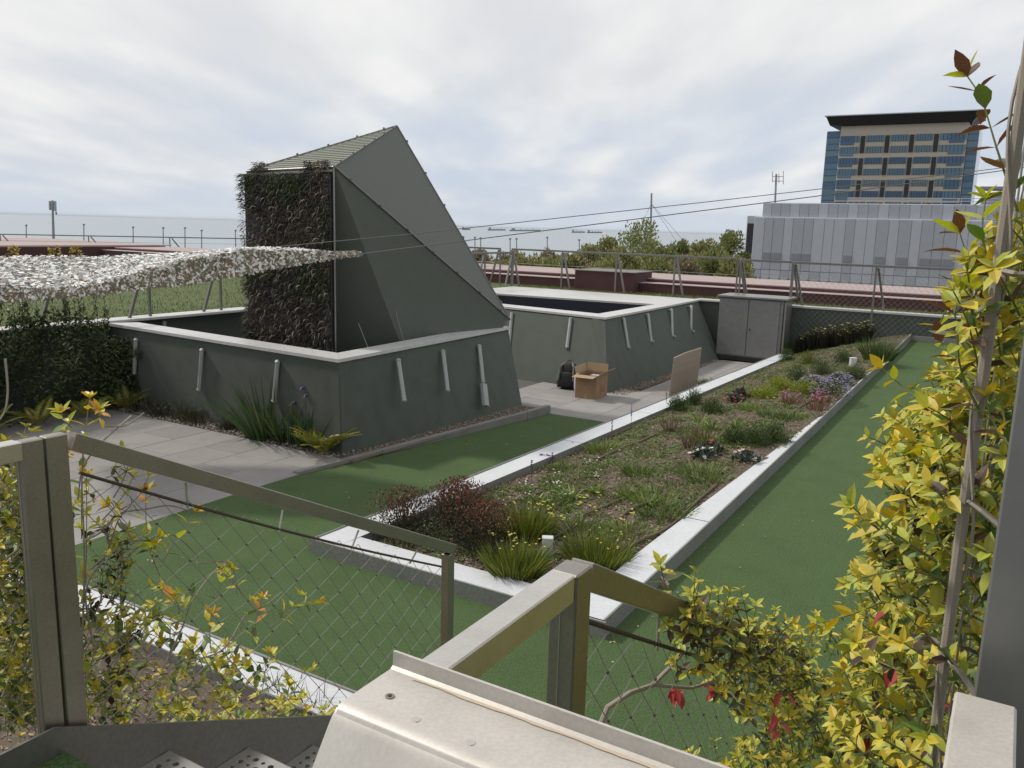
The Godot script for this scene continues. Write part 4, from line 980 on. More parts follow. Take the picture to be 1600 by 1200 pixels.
# ------------------------------------------------------------------ small things on the far paving and in the bed
func build_small_things():
	# cardboard carton, open
	var c = thing("cardboard_carton", "open brown cardboard carton with red print on the far paving", "box", Vector3(-6.98, -0.12, -14.78))
	var W = 0.44; var D = 0.56; var H = 0.46
	c.rotation.y = 0.06
	var G = [["side_panel", Vector3(0, H / 2, D / 2), Vector3(W, H, 0.008)], ["side_panel", Vector3(0, H / 2, -D / 2), Vector3(W, H, 0.008)], ["side_panel", Vector3(W / 2, H / 2, 0), Vector3(0.008, H, D)], ["side_panel", Vector3(-W / 2, H / 2, 0), Vector3(0.008, H, D)], ["bottom_panel", Vector3(0, 0.012, 0), Vector3(W, 0.008, D)]]
	for g in G:
		var st = S(); box(st, g[1], g[2], 0.002); mi(g[0], fin(st), M.card, c)
	var fl = [[Vector3(0, H, D / 2), Vector3(-0.02, -0.10, 1.0), Vector3.RIGHT, W, 0.20], [Vector3(0, H, -D / 2), Vector3(0, 1, -0.12), Vector3.RIGHT, W, 0.16], [Vector3(W / 2, H, 0), Vector3(0.75, 0.5, 0.1), Vector3.BACK, D, 0.2], [Vector3(-W / 2, H, 0), Vector3(-0.25, 1, 0), Vector3.BACK, D, 0.15]]
	for f in fl:
		var d = f[1].normalized(); var n = d.cross(f[2]).normalized()
		var st = S(); bb(st, Transform3D(Basis(f[2], d, f[2].cross(d)), f[0] + d * (f[4] * 0.5 + 0.006)), Vector3(f[3], f[4], 0.007), 0.002); mi("flap", fin(st), M.card_in, c)
	var sc = S(); box(sc, Vector3(0.03, 0.22, -0.05), Vector3(0.28, 0.36, 0.3), 0.02); mi("packed_parcel", fin(sc), M.grey_cloth, c)
	var sq = S(); box(sq, Vector3(0.05, 0.41, -0.12), Vector3(0.2, 0.02, 0.14), 0.006); mi("packed_tray", fin(sq), M.facade_a, c)
	# red print: an outlined symbol and strokes
	for q in [[0.10, 0.20, 0.012, 0.15], [-0.10, 0.20, 0.012, 0.15], [-0.045, 0.19, 0.012, 0.11], [0.035, 0.19, 0.012, 0.11]]:
		var sp = S(); box(sp, Vector3(W / 2 + 0.0052, q[1], q[0]), Vector3(0.002, q[3], 0.016), 0.0004); mi("red_print", fin(sp), M.red_ink, c)
	for q in [[0.0, 0.135, 0.2], [0.0, 0.262, 0.07]]:
		var sp = S(); box(sp, Vector3(W / 2 + 0.0052, q[1], q[0]), Vector3(0.002, 0.014, q[2]), 0.0004); mi("red_print", fin(sp), M.red_ink, c)
	for zz in [D / 2 + 0.0052]:
		var sp = S(); box(sp, Vector3(0.0, 0.05, zz), Vector3(0.06, 0.09, 0.002), 0.0004); mi("packing_tape", fin(sp), M.card_in, c)
	var tp = S(); box(tp, Vector3(W / 2 + 0.0052, 0.33, -0.01), Vector3(0.002, 0.24, 0.05), 0.0004); mi("packing_tape", fin(tp), M.card_in, c)
	# backpack
	var b = thing("backpack", "black backpack with grey straps leaning on the far green wall", "backpack", Vector3(-7.72, -0.12, -15.18))
	b.rotation = Vector3(-0.18, 0.15, 0)
	var st = S(); ellipsoid(st, Vector3(0, 0.27, 0), Vector3(0.19, 0.28, 0.12), 18, 12, 0.62); mi("body", fin(st), M.black, b)
	var s2 = S(); ellipsoid(s2, Vector3(0, 0.19, 0.10), Vector3(0.15, 0.16, 0.06), 14, 10, 0.62); mi("front_pocket", fin(s2), M.black, b)
	for sx in [-1, 1]:
		var s3 = S(); tube(s3, [Vector3(sx * 0.07, 0.54, 0.03), Vector3(sx * 0.13, 0.47, 0.115), Vector3(sx * 0.15, 0.33, 0.15), Vector3(sx * 0.165, 0.18, 0.14), Vector3(sx * 0.18, 0.06, 0.08)], 0.020, 6); mi("strap", fin(s3), M.grey_cloth, b)
		var s4 = S(); ellipsoid(s4, Vector3(sx * 0.18, 0.12, 0), Vector3(0.045, 0.1, 0.08), 10, 8, 0.7); mi("side_pocket", fin(s4), M.black, b)
	var s5 = S(); tube(s5, [Vector3(-0.04, 0.54, 0), Vector3(-0.03, 0.59, 0), Vector3(0.03, 0.59, 0), Vector3(0.04, 0.54, 0)], 0.01, 5); mi("handle", fin(s5), M.black, b)
	var wb = thing("tote_bag", "small pale lilac bag standing between backpack and carton", "bag", Vector3(-7.34, -0.12, -15.02))
	wb.rotation.y = 0.3
	var w1 = S(); ellipsoid(w1, Vector3(0, 0.19, 0), Vector3(0.13, 0.2, 0.07), 14, 10, 0.5); mi("body", fin(w1), M.lilac, wb)
	var w2 = S(); tube(w2, [Vector3(0.0, 0.37, 0.02), Vector3(0.03, 0.44, 0.02), Vector3(0.09, 0.44, 0.02), Vector3(0.11, 0.35, 0.02)], 0.014, 5); mi("handle", fin(w2), M.black, wb)
	var w3 = S(); box(w3, Vector3(0.06, 0.05, 0.06), Vector3(0.1, 0.04, 0.05), 0.015); mi("base_trim", fin(w3), M.black, wb)
	# board leaning beside the planter
	var pb = thing("wooden_board", "weathered wooden board with slanted top leaning by the white planter border", "board", Vector3(-5.6, -0.12, -16.5))
	var za = -15.72; var zb = -17.35; var xx = -5.70
	var y1 = on_x(1040, 565, xx + 0.08).y; var y2 = on_x(1091, 546, xx + 0.08).y
	var f0 = [Vector3(xx, -0.12, za), Vector3(xx + 0.05, y1, za), Vector3(xx + 0.05, lerp(y1, y2, 0.42) + 0.02, lerp(za, zb, 0.4)), Vector3(xx + 0.05, y2, zb), Vector3(xx, -0.12, zb)]
	var f1 = []
	for v in f0: f1.append(v + Vector3(-0.024, 0.003, 0))
	var sw = S(); prism(sw, f0, f1); part("board_face", sw, M.wood, pb)
	var kn = S(); tube(kn, [on_x(1054, 568, xx + 0.085) + Vector3(0.002, 0, 0), on_x(1054, 568, xx + 0.085) + Vector3(0.012, 0, 0)], 0.014, 8); part("knot", kn, M.stem_dark, pb)
	# irrigation boxes
	for q in [[855, 868, "white plastic valve box among the heath plants near the shrub", 0.10, 0.17], [1332, 573, "small white valve box at the far end of the bed", 0.12, 0.17]]:
		var p = on_soil(q[0], q[1])
		var t = thing("valve_box", q[2], "box", p)
		t.rotation.y = 0.5
		var s = S(); box(s, Vector3(0, q[4] * 0.5, 0), Vector3(q[3], q[4], q[3] * 0.8), 0.012); mi("body", fin(s), M.plastic, t)
		var sl = S(); box(sl, Vector3(0, q[4] + 0.004, 0), Vector3(q[3] * 1.06, 0.018, q[3] * 0.86), 0.006); mi("lid", fin(sl), M.plastic, t)
		var sk = S(); tube(sk, [Vector3(0, q[4] * 0.5, q[3] * 0.4), Vector3(0, q[4] * 0.5, q[3] * 0.4 + 0.004)], 0.008, 8); mi("screw", fin(sk), M.steel_dark, t)
	# drip hoses
	var hl = ["brown drip hose curving from the white valve box", "brown drip hose between the box hose and the left border", "brown drip hose along the shaded left border", "brown drip hose through the middle of the bed", "brown drip hose through the yellow flowers near the right border", "brown drip hose beside the right white border", "brown drip hose in the far half of the bed by pink flowers", "brown drip hose passing the red cyclamen", "short brown drip hose by the dark rounded shrubs"]
	var hs = [[[860, 845], [885, 833], [905, 812], [930, 800], [950, 792], [985, 776]], [[790, 820], [845, 805], [880, 786], [905, 770], [930, 760]], [[765, 795], [800, 787], [850, 770]], [[935, 720], [965, 705], [1000, 692], [1030, 678]], [[945, 838], [965, 815], [985, 800], [1010, 788], [1040, 775]], [[965, 870], [1000, 848], [1030, 835], [1060, 815], [1090, 785], [1120, 760]], [[1220, 665], [1238, 648], [1260, 632], [1290, 620]], [[1150, 640], [1165, 622], [1185, 615], [1210, 600]], [[940, 690], [990, 668], [1020, 655], [1050, 640], [1090, 625]]]
	for i in hs.size():
		var t = thing("drip_hose", hl[i], "hose", on_soil(hs[i][0][0], hs[i][0][1]))
		var cv := Curve3D.new()
		for q in hs[i]: cv.add_point(on_soil(q[0], q[1]) + Vector3(0, 0.022, 0))
		for k in range(1, cv.point_count - 1):
			var tg = (cv.get_point_position(k + 1) - cv.get_point_position(k - 1)) * 0.18
			cv.set_point_in(k, -tg); cv.set_point_out(k, tg)
		var pts = []
		var L = cv.get_baked_length(); var n = int(L / 0.12) + 2
		for k in n: pts.append(cv.sample_baked(L * k / (n - 1), true))
		var s = S(); tube(s, pts, 0.016, 6); part("hose", s, M.hose, t)

# ------------------------------------------------------------------ camouflage shade net on two cables
func build_net():
	var c_at = func(k): return Vector3(-6.6 + 3.1 * k, 2.75 + 0.61 * k, -7.5 - 2.35 * k)
	var t = thing("shade_net", "white and brown garnished shade net stretched on thin cables", "net", c_at.call(-1.0))
	var pn = Vector3(2.35, 0, 3.1).normalized()     # plane of the front cable, and one farther back
	var p0 = c_at.call(0.0); var p1 = p0 - pn * 2.0
	var low = [[-60, 474], [0, 469], [60, 466], [160, 459], [240, 447], [300, 443], [390, 427], [480, 409], [530, 400], [556, 397]]
	var rid = [[-60, 448], [0, 447], [60, 455], [150, 449], [210, 430], [280, 410], [380, 392], [480, 394], [530, 396], [556, 396]]
	var top = [[-60, 404], [0, 403], [60, 401], [140, 402], [210, 400], [280, 397], [350, 391], [400, 388], [470, 391], [556, 396]]
	var A = []; var B = []; var C = []
	for q in low: A.append(on_plane(q[0], q[1], p0, pn))
	for q in rid: B.append(on_plane(q[0], q[1], p0, pn))
	for i in top.size():
		var f = clamp(1.0 - (top[i][0] - 250.0) / 300.0, 0.0, 1.0)
		C.append(on_plane(top[i][0], top[i][1], p0 - pn * 2.0 * f, pn))
	var L = Leaves.new()
	var sheet_pt = func(P, Q, u, v):
		var x = u * (P.size() - 1); var i = min(int(x), P.size() - 2); var f = x - i
		return P[i].lerp(P[i + 1], f).lerp(Q[i].lerp(Q[i + 1], f), v)
	for i in 9500:
		var u = pow(rng.randf(), 1.0); var v = rng.randf()
		var p = sheet_pt.call(A, B, u, v) + jit(0.02 * (1.0 - u * 0.7))
		var col = vary(pick([Color(0.80, 0.78, 0.73), Color(0.76, 0.74, 0.68), Color(0.22, 0.18, 0.125), Color(0.26, 0.215, 0.155), Color(0.20, 0.16, 0.11)]), 0.12)
		var x = (pn.cross(Vector3.UP) * rng.randf_range(-1, 1) + Vector3.UP * rng.randf_range(-1, 1)).normalized()
		var y = (x.cross(pn) + pn * rng.randf_range(-0.6, 0.6)).normalized()
		L.scrap(p, x * rng.randf_range(0.016, 0.042), y * rng.randf_range(0.010, 0.022), col)
	for i in 15000:
		var u = rng.randf() * 0.86; var v = rng.randf()
		var p = sheet_pt.call(B, C, u, v) + jit(0.022)
		var col = vary(pick([Color(0.80, 0.79, 0.77), Color(0.74, 0.74, 0.73), Color(0.78, 0.77, 0.75), Color(0.62, 0.63, 0.63)]), 0.08)
		if rng.randf() < 0.05: col = Color(0.22, 0.18, 0.13)
		var x = Vector3(rng.randf_range(-1, 1), rng.randf_range(-0.25, 0.25), rng.randf_range(-1, 1)).normalized()
		var y = x.cross(Vector3.UP + jit(0.5)).normalized()
		L.scrap(p, x * rng.randf_range(0.02, 0.05), y * rng.randf_range(0.014, 0.03), col)
	for i in 60:
		var p = on_plane(rng.randf_range(480, 600), 0, p0, pn); p = p0.lerp(c_at.call(0.015), rng.randf()) + jit(0.012)
		L.scrap(p, jit(0.03), jit(0.02), Color(0.55, 0.54, 0.5))
	var g = mi("garnish", L.mesh(), M.cloth, t, "stuff"); g.position = -t.position
	var s1 = S(); tube(s1, [c_at.call(-2.2), c_at.call(-1.0) + Vector3(0, -0.02, 0), c_at.call(0.0), c_at.call(1.4) + Vector3(0, -0.03, 0), c_at.call(2.9)], 0.0055, 4); part("cable", s1, M.cable, t)
	var s2 = S(); tube(s2, [on_plane(-100, 432, p1, pn), on_plane(397, 389, p1, pn), on_plane(631, 367, p1, pn), on_plane(1100, 316, p1, pn), on_plane(1519, 268, p1, pn), on_plane(1700, 246, p1, pn)], 0.0055, 4); part("cable", s2, M.cable, t)
	for e in [c_at.call(2.9), on_plane(1700, 246, p1, pn), c_at.call(-2.2)]:
		var m = thing("cable_mast", "slim steel mast that holds a shade net cable", "mast", Vector3(e.x, 0, e.z), "masts of the shade net cables")
		var s = S(); tube(s, [Vector3(e.x, 0, e.z), e + Vector3(0, 0.15, 0)], 0.04, 8); part("pole", s, M.steel, m)

# ------------------------------------------------------------------ steel stairs, guards, parapet cap
const GX := -2.63      # left guard
const RX := -0.74      # right guard
func perf_tread(parent, z0: float, z1: float, y: float):
	var st = S()
	var x0 = GX + 0.055; var x1 = RX - 0.05
	var mz = 0.022; var n = 8; var cell = (abs(z1 - z0) - mz * 2) / n
	var nx = int((x1 - x0 - 0.03) / cell); var mx = (x1 - x0 - nx * cell) * 0.5
	var za = z0 - mz; var xa = x0 + mx
	poly(st, [Vector3(x0, y, z0), Vector3(x1, y, z0), Vector3(x1, y, za), Vector3(x0, y, za)], Vector3.UP)
	poly(st, [Vector3(x0, y, z1 + mz), Vector3(x1, y, z1 + mz), Vector3(x1, y, z1), Vector3(x0, y, z1)], Vector3.UP)
	poly(st, [Vector3(x0, y, za), Vector3(xa, y, za), Vector3(xa, y, z1 + mz), Vector3(x0, y, z1 + mz)], Vector3.UP)
	poly(st, [Vector3(x1 - mx, y, za), Vector3(x1, y, za), Vector3(x1, y, z1 + mz), Vector3(x1 - mx, y, z1 + mz)], Vector3.UP)
	for i in nx:
		for j in n:
			var c = Vector3(xa + (i + 0.5) * cell, y, za - (j + 0.5) * cell)
			var hr = 0.0135 if (i + j) % 2 == 0 else 0.009
			for k in 8:
				var a = TAU * k / 8; var b = TAU * (k + 1) / 8
				var da = Vector3(cos(a), 0, sin(a)); var db = Vector3(cos(b), 0, sin(b))
				var ea = da / max(abs(da.x), abs(da.z)) * cell * 0.5; var eb = db / max(abs(db.x), abs(db.z)) * cell * 0.5
				poly(st, [c + da * hr, c + db * hr, c + eb, c + ea], Vector3.UP)
				poly(st, [c + da * hr, c + db * hr, c + db * hr + Vector3(0, -0.006, 0), c + da * hr + Vector3(0, -0.006, 0)], -da)
	box(st, Vector3((x0 + x1) * 0.5, y - 0.0225, z1 + 0.002), Vector3(x1 - x0, 0.045, 0.004), 0.0015)
	box(st, Vector3((x0 + x1) * 0.5, y - 0.0225, z0 - 0.002), Vector3(x1 - x0, 0.045, 0.004), 0.0015)
	part("perforated_tread", st, M.steel_pale, parent)
func stair_guard(label, gx: float, z_top: float, low: Vector2, back_z: float, net_seed: int):
	# low = (z, y) of the lower end of the sloping rail; top rail level 2.40
	var t = thing("stair_guard", label, "railing", Vector3(gx, 1.3, z_top))
	var w = 0.056; var h = 0.060
	var yt = 2.40
	var twin = gx < -2.0
	for k in ([0, 1] if twin else [1]):
		var zc = z_top - 0.036 - 0.080 * k - (0.0 if twin else 0.009)
		var s = S(); bar(s, Vector3(gx, 1.05, zc), Vector3(gx, yt, zc), 0.044 if twin else w + 0.008, 0.072, Vector3.FORWARD, 0.004)
		var po = part("post", s, M.steel, t)
		var sm = S(); bar(sm, Vector3(gx - 0.004, 1.05, zc + 0.0365), Vector3(gx - 0.004, yt - h, zc + 0.0365), 0.0025, 0.0025, Vector3.FORWARD, 0.0005); mi("weld_seam", fin(sm), M.steel_pale, po)
	var r1 = S(); bar(r1, Vector3(gx, yt - h * 0.5 + 0.002, back_z), Vector3(gx, yt - h * 0.5 + 0.002, z_top - (0.001 if twin else 0.086)), w + 0.001, h, Vector3.UP, 0.003); part("level_rail", r1, M.steel_pale, t)  # paler than the sloping rail: sky brightness painted into its steel
	var a = Vector3(gx, yt - h * 0.5 + 0.001, z_top - 0.166); var b = Vector3(gx, low.y - h * 0.5, low.x)
	var r2 = S(); bar(r2, a, b, w, h, Vector3.UP, 0.003); part("sloping_rail", r2, M.steel, t)
	var s2 = S(); bar(s2, Vector3(gx, -0.02, low.x + 0.036), Vector3(gx, low.y - 0.045, low.x + 0.036), w - 0.002, 0.058, Vector3.FORWARD, 0.003); part("lower_post", s2, M.steel, t)
	# border cable and clips below the rail, diamond cable net
	var pa = a + Vector3(0.0, -0.12, -0.03); var pb = b + Vector3(0, -0.075, 0.10)
	var sc = S(); var pts = []
	for k in 13: pts.append(pa.lerp(pb, k / 12.0) + Vector3(0, -0.022 * sin(PI * k / 12.0), 0))
	tube(sc, pts, 0.006, 5); part("border_cable", sc, M.stem_dark, t)
	for k in 4:
		var f = 0.2 + 0.22 * k
		var sk = S(); tube(sk, [a.lerp(b, f) + Vector3(0, -0.04, 0), pa.lerp(pb, f) + Vector3(0, -0.03, 0)], 0.005, 5); part("cable_clip", sk, M.steel_pale, t)
	var base_a = Vector3(gx, 1.30, z_top - 0.18); var base_b = Vector3(gx, 0.12, low.x + 0.1)
	rng.seed = net_seed
	var wob = {}
	var nu = 15; var nv = 8
	for i in nu + 1:
		for j in nv + 1: wob[Vector2i(i, j)] = Vector3(rng.randf_range(-0.006, 0.006), rng.randf_range(-0.007, 0.007), rng.randf_range(-0.007, 0.007))
	var net = diamond_net(func(u, v): return pa.lerp(pb, u).lerp(base_a.lerp(base_b, u), 1.0 - v) + wob[Vector2i(roundi(u * nu), roundi(v * nv))], nu, nv, 0.0017)
	part("wire_mesh", net, M.wire, t)
	var fr = S()
	for i in range(1, nu):
		for j in range(1, nv):
			box(fr, pa.lerp(pb, float(i) / nu).lerp(base_a.lerp(base_b, float(i) / nu), 1.0 - float(j) / nv) + wob[Vector2i(i, j)], Vector3(0.006, 0.006, 0.011), 0.0015)
	part("mesh_ferrules", fr, M.stem_dark, t, "stuff")
	return t
func build_stairs():
	var t = thing("steel_staircase", "steel stairs with perforated treads descending from the turfed landing", "stairs", Vector3(-1.7, 0, -1.5))
	var ys = [1.10, 0.90, 0.70, 0.50, 0.30, 0.11]
	for k in 6: perf_tread(t, -1.455 - 0.379 * k, -1.455 - 0.379 * (k + 1) - 0.012, ys[k])
	var st = S(); box(st, Vector3((GX + RX) * 0.5, 1.295, -0.2), Vector3(RX - GX - 0.1, 0.05, 2.5), 0.004); part("landing", st, M.turf, t)
	for gx in [GX + 0.045, RX - 0.04]:
		var s = S()
		var prof = [Vector2(1.2, 1.42), Vector2(-1.42, 1.42), Vector2(-4.05, 0.14), Vector2(-4.05, -0.02), Vector2(-3.6, -0.02), Vector2(-1.5, 0.96), Vector2(1.2, 0.96)]
		var A = []; var B = []
		for p in prof:
			A.append(Vector3(gx - 0.005, p.y, p.x)); B.append(Vector3(gx + 0.005, p.y, p.x))
		# two convex halves
		for idx in [[0, 1, 5, 6], [1, 2, 3, 4, 5]]:
			var a = []; var b = []
			for i in idx:
				a.append(A[i]); b.append(B[i])
			prism(s, a, b)
		part("stringer", s, M.steel_dark, t)
	stair_guard("steel stair guard with cable net beside the side planter", GX, -1.40, Vector2(-3.79, 1.30), 1.2, 77)
	stair_guard("steel stair guard overgrown by the vine beside the parapet cap", RX, -1.385, Vector2(-4.12, 1.07), -0.985, 78)
	# parapet with folded sheet cap
	var pc = thing("parapet_cap", "folded pale steel cap with upstand on the landing parapet", "parapet", Vector3(-0.4, 1.3, -0.85))
	var x0 = -0.795; var x1 = 0.02
	var sec = [Vector2(-0.990, 2.425), Vector2(-0.985, 2.425), Vector2(-0.984, 2.401), Vector2(-0.978, 2.397), Vector2(-0.872, 2.397), Vector2(-0.862, 2.3958), Vector2(-0.853, 2.392), Vector2(-0.845, 2.386), Vector2(-0.838, 2.378), Vector2(-0.72, 2.205), Vector2(-0.60, 2.05)]
	var s1 = S()
	for i in sec.size() - 1:
		var p = sec[i]; var q = sec[i + 1]
		var nrm = Vector3(0, q.x - p.x, -(q.y - p.y))
		var cq = [Vector3(x0, p.y, p.x), Vector3(x1, p.y, p.x), Vector3(x1, q.y, q.x), Vector3(x0, q.y, q.x)]
		if i < 3: poly(s1, cq, nrm)
		else:
			if (cq[1] - cq[0]).cross(cq[2] - cq[0]).dot(nrm) > 0: cq = [cq[0], cq[3], cq[2], cq[1]]
			s1.set_smooth_group(5)
			for kk in [0, 1, 2, 0, 2, 3]: s1.add_vertex(cq[kk])
	poly(s1, [Vector3(x0, 2.425, -0.990), Vector3(x1, 2.425, -0.990), Vector3(x1, 2.30, -0.990), Vector3(x0, 2.30, -0.990)], Vector3.FORWARD)
	part("cap_sheet", s1, M.cap_steel, pc)
	var s2 = S(); prism(s2, [Vector3(x0 + 0.004, 2.392, -0.98), Vector3(x0 + 0.004, 2.392, -0.85), Vector3(x0 + 0.004, 2.04, -0.605), Vector3(x0 + 0.004, 1.30, -0.605), Vector3(x0 + 0.004, 1.30, -0.98)],
		[Vector3(x1, 2.392, -0.98), Vector3(x1, 2.392, -0.85), Vector3(x1, 2.04, -0.605), Vector3(x1, 1.30, -0.605), Vector3(x1, 1.30, -0.98)]); part("parapet_body", s2, M.cap_steel, pc)
	var rf := FastNoiseLite.new(); rf.seed = 8; rf.frequency = 0.02
	var rs = S(); var rn = 60
	for i in rn:
		var xa = lerp(x0 + 0.05, x1, float(i) / rn); var xb = lerp(x0 + 0.05, x1, float(i + 1) / rn)
		var wa = 0.006 + 0.004 * rf.get_noise_1d(i * 9.0); var wb = 0.006 + 0.004 * rf.get_noise_1d((i + 1) * 9.0)
		poly(rs, [Vector3(xa, 2.3985, -0.976), Vector3(xb, 2.3985, -0.976), Vector3(xb, 2.3985, -0.976 + wb), Vector3(xa, 2.3985, -0.976 + wa)], Vector3.UP)
	part("rust_stain", rs, M.rust, pc)
	var hp = on_y(609, 1088, 2.3975)
	var s3 = S(); tube(s3, [hp, hp + Vector3(0, 0.0012, 0)], 0.0075, 12); part("washer", s3, M.steel, pc)
	var s4 = S(); tube(s4, [hp + Vector3(0, 0.0008, 0), hp + Vector3(0, 0.0019, 0)], 0.0035, 10); part("screw_hole", s4, M.near_black, pc)
	for q in [[650, 1124], [735, 1160]]:
		var dp = on_y(q[0], q[1], 2.3975)
		var sd = S(); tube(sd, [dp + Vector3(0, -0.002, 0), dp + Vector3(0, 0.0004, 0)], 0.009, 10, 0.007); part("rivet", sd, M.steel_pale, pc)
	var ac = thing("sky_screen_block", "unseen green rendered block added to keep sky light off the rail sides", "building", Vector3(1.6, 0, 1.0))  # added out of view to screen the sky and darken the rail sides
	var aw = S(); box(aw, Vector3(2.4, 2.6, 1.6), Vector3(2.6, 5.6, 5.0), 0.01); part("wall", aw, M.green, ac)
	var ar = S(); box(ar, Vector3(2.4, 5.43, 1.6), Vector3(2.8, 0.06, 5.2), 0.01); part("roof", ar, M.cap, ac)
	# trellis on the right: tall post, rail stub, rod, wires
	var tr = thing("vine_trellis", "tall steel trellis post with thin wires carrying the vine", "trellis", Vector3(0.05, 0, -1.6))
	var tp = on_z(1528, 1040, -1.55)
	var s5 = S(); bar(s5, Vector3(tp.x + 0.045, 0, -1.55), Vector3(tp.x + 0.045, 4.3, -1.55), 0.09, 0.06, Vector3.FORWARD, 0.003); part("tall_post", s5, M.cabinet, tr)
	var s6 = S(); bar(s6, Vector3(0.03, 2.36, -1.42), Vector3(0.03, 2.36, -0.3), 0.085, 0.08, Vector3.UP, 0.004); part("rail_stub", s6, M.cap_steel, tr)
	var rp = on_z(1535, 600, -1.75)
	var s7 = S(); tube(s7, [Vector3(rp.x + 0.004, 0.2, -1.75), Vector3(rp.x, 1.5, -1.75), Vector3(rp.x - 0.003, 2.6, -1.752), Vector3(rp.x + 0.004, 3.4, -1.75), Vector3(rp.x + 0.01, 4.3, -1.75)], 0.0105, 8); part("trellis_rod", s7, M.stem, tr)
	for yy in [2.62, 2.30, 3.05, 2.0]:
		var sb = S(); tube(sb, [Vector3(rp.x, yy, -1.75), Vector3(rp.x + 0.03, yy - 0.004, -1.70), Vector3(tp.x + 0.02, yy, -1.58)], 0.006, 6); part("rod_bracket", sb, M.steel, tr)
	for k in 9:
		var zz = -1.95 - 0.26 * k
		var xk = rp.x + 0.012 + 0.01 * (k % 3)
		var sw = S(); tube(sw, [Vector3(xk, 0.2, zz), Vector3(xk + 0.004, 2.2, zz + 0.01), Vector3(xk, 4.3, zz)], 0.0022, 4); part("trellis_wire", sw, M.wire, tr)

# ------------------------------------------------------------------ plants
func tuft(called, label, cat, p: Vector3, n: int, h: float, spread: float, w: float, cols: Array, droop := 0.3, group := "", fl := [], fl_cols := [], lean := 0.5):
	var t = thing(called, label, cat, p, group)
	var L = Leaves.new()
	for i in n:
		var a = rng.randf() * TAU; var r = sqrt(rng.randf()) * spread
		var base = Vector3(cos(a) * r, -0.01, sin(a) * r)
		var d = (Vector3.UP + Vector3(cos(a), 0, sin(a)) * (r / max(spread, 0.01)) * lean + jit(0.18)).normalized()
		var s = d.cross(Vector3(rng.randf_range(-1, 1), 0.1, rng.randf_range(-1, 1))).normalized()
		L.blade(base, d, s, h * rng.randf_range(0.6, 1.08), w * rng.randf_range(0.6, 1.2), vary(pick(cols), 0.28), droop * rng.randf_range(0.4, 1.3))
	mi("foliage", L.mesh(), M.foliage, t)
	if fl.size():
		var F = Leaves.new()
		for i in fl[0]:
			var a = rng.randf() * TAU; var r = sqrt(rng.randf()) * spread * 1.2
			var c = Vector3(cos(a) * r, h * rng.randf_range(fl[1], fl[2]), sin(a) * r)
			var col = pick(fl_cols)
			for k in 5:
				var d = Vector3(cos(TAU * k / 5 + a), rng.randf_range(0.1, 0.9), sin(TAU * k / 5 + a)).normalized()
				F.quick(c, d, d.cross(Vector3.UP).normalized(), fl[3], fl[3] * 0.4, vary(col, 0.15))
		mi("flowers", F.mesh(), M.foliage, t)
	return t
func mound(called, label, cat, p: Vector3, r: float, h: float, n: int, l: float, w: float, cols: Array, group := "", fl_n := 0, fl_cols := [], fl_size := 0.02, stem := false):
	var t = thing(called, label, cat, p, group)
	var L = Leaves.new()
	var lob = []
	for k in 7: lob.append(Vector3(rng.randf_range(-1, 1), rng.randf_range(-0.4, 0.8), rng.randf_range(-1, 1)) * 0.28)
	for i in n:
		var u = rv().normalized(); u.y = abs(u.y)
		var k = pow(rng.randf(), 0.5)
		var o = u * k * 0.78 + lob[i % 7] * (1.0 if u.y > 0.1 else 0.3)
		var c = Vector3(o.x * r, max(0.01, o.y * h), o.z * r)
		var d = (Vector3(o.x, o.y * 0.8 + 0.5, o.z) + jit(0.5)).normalized()
		L.leaf(c, d, (u + jit(0.5)).normalized(), l * rng.randf_range(0.6, 1.2), w * rng.randf_range(0.7, 1.2), vary(pick(cols), 0.3))
	mi("foliage", L.mesh(), M.foliage, t)
	if stem:
		var st = S()
		for k in 9:
			var d = Vector3(rng.randf_range(-0.7, 0.7), 1, rng.randf_range(-0.7, 0.7)).normalized()
			tube(st, [Vector3(d.x * 0.03, -0.02, d.z * 0.03), Vector3(d.x * r * 0.3, h * 0.4, d.z * r * 0.3) + jit(0.02), Vector3(d.x * r * 0.7, h * 0.9, d.z * r * 0.7)], 0.007, 4, 0.003)
		mi("branches", fin(st), M.stem_dark, t)
	if fl_n > 0:
		var F = Leaves.new()
		for i in fl_n:
			var u = rv().normalized(); u.y = abs(u.y) * 0.9 + 0.15
			var o = u * rng.randf_range(0.9, 1.06)
			var c = Vector3(o.x * r, o.y * h, o.z * r); var col = vary(pick(fl_cols), 0.15)
			for k in 5:
				var d = Vector3(cos(TAU * k / 5), rng.randf_range(0.0, 0.6), sin(TAU * k / 5)).normalized()
				F.quick(c, d, d.cross(Vector3.UP).normalized(), fl_size, fl_size * 0.4, col)
		mi("flowers", F.mesh(), M.foliage, t)
	return t
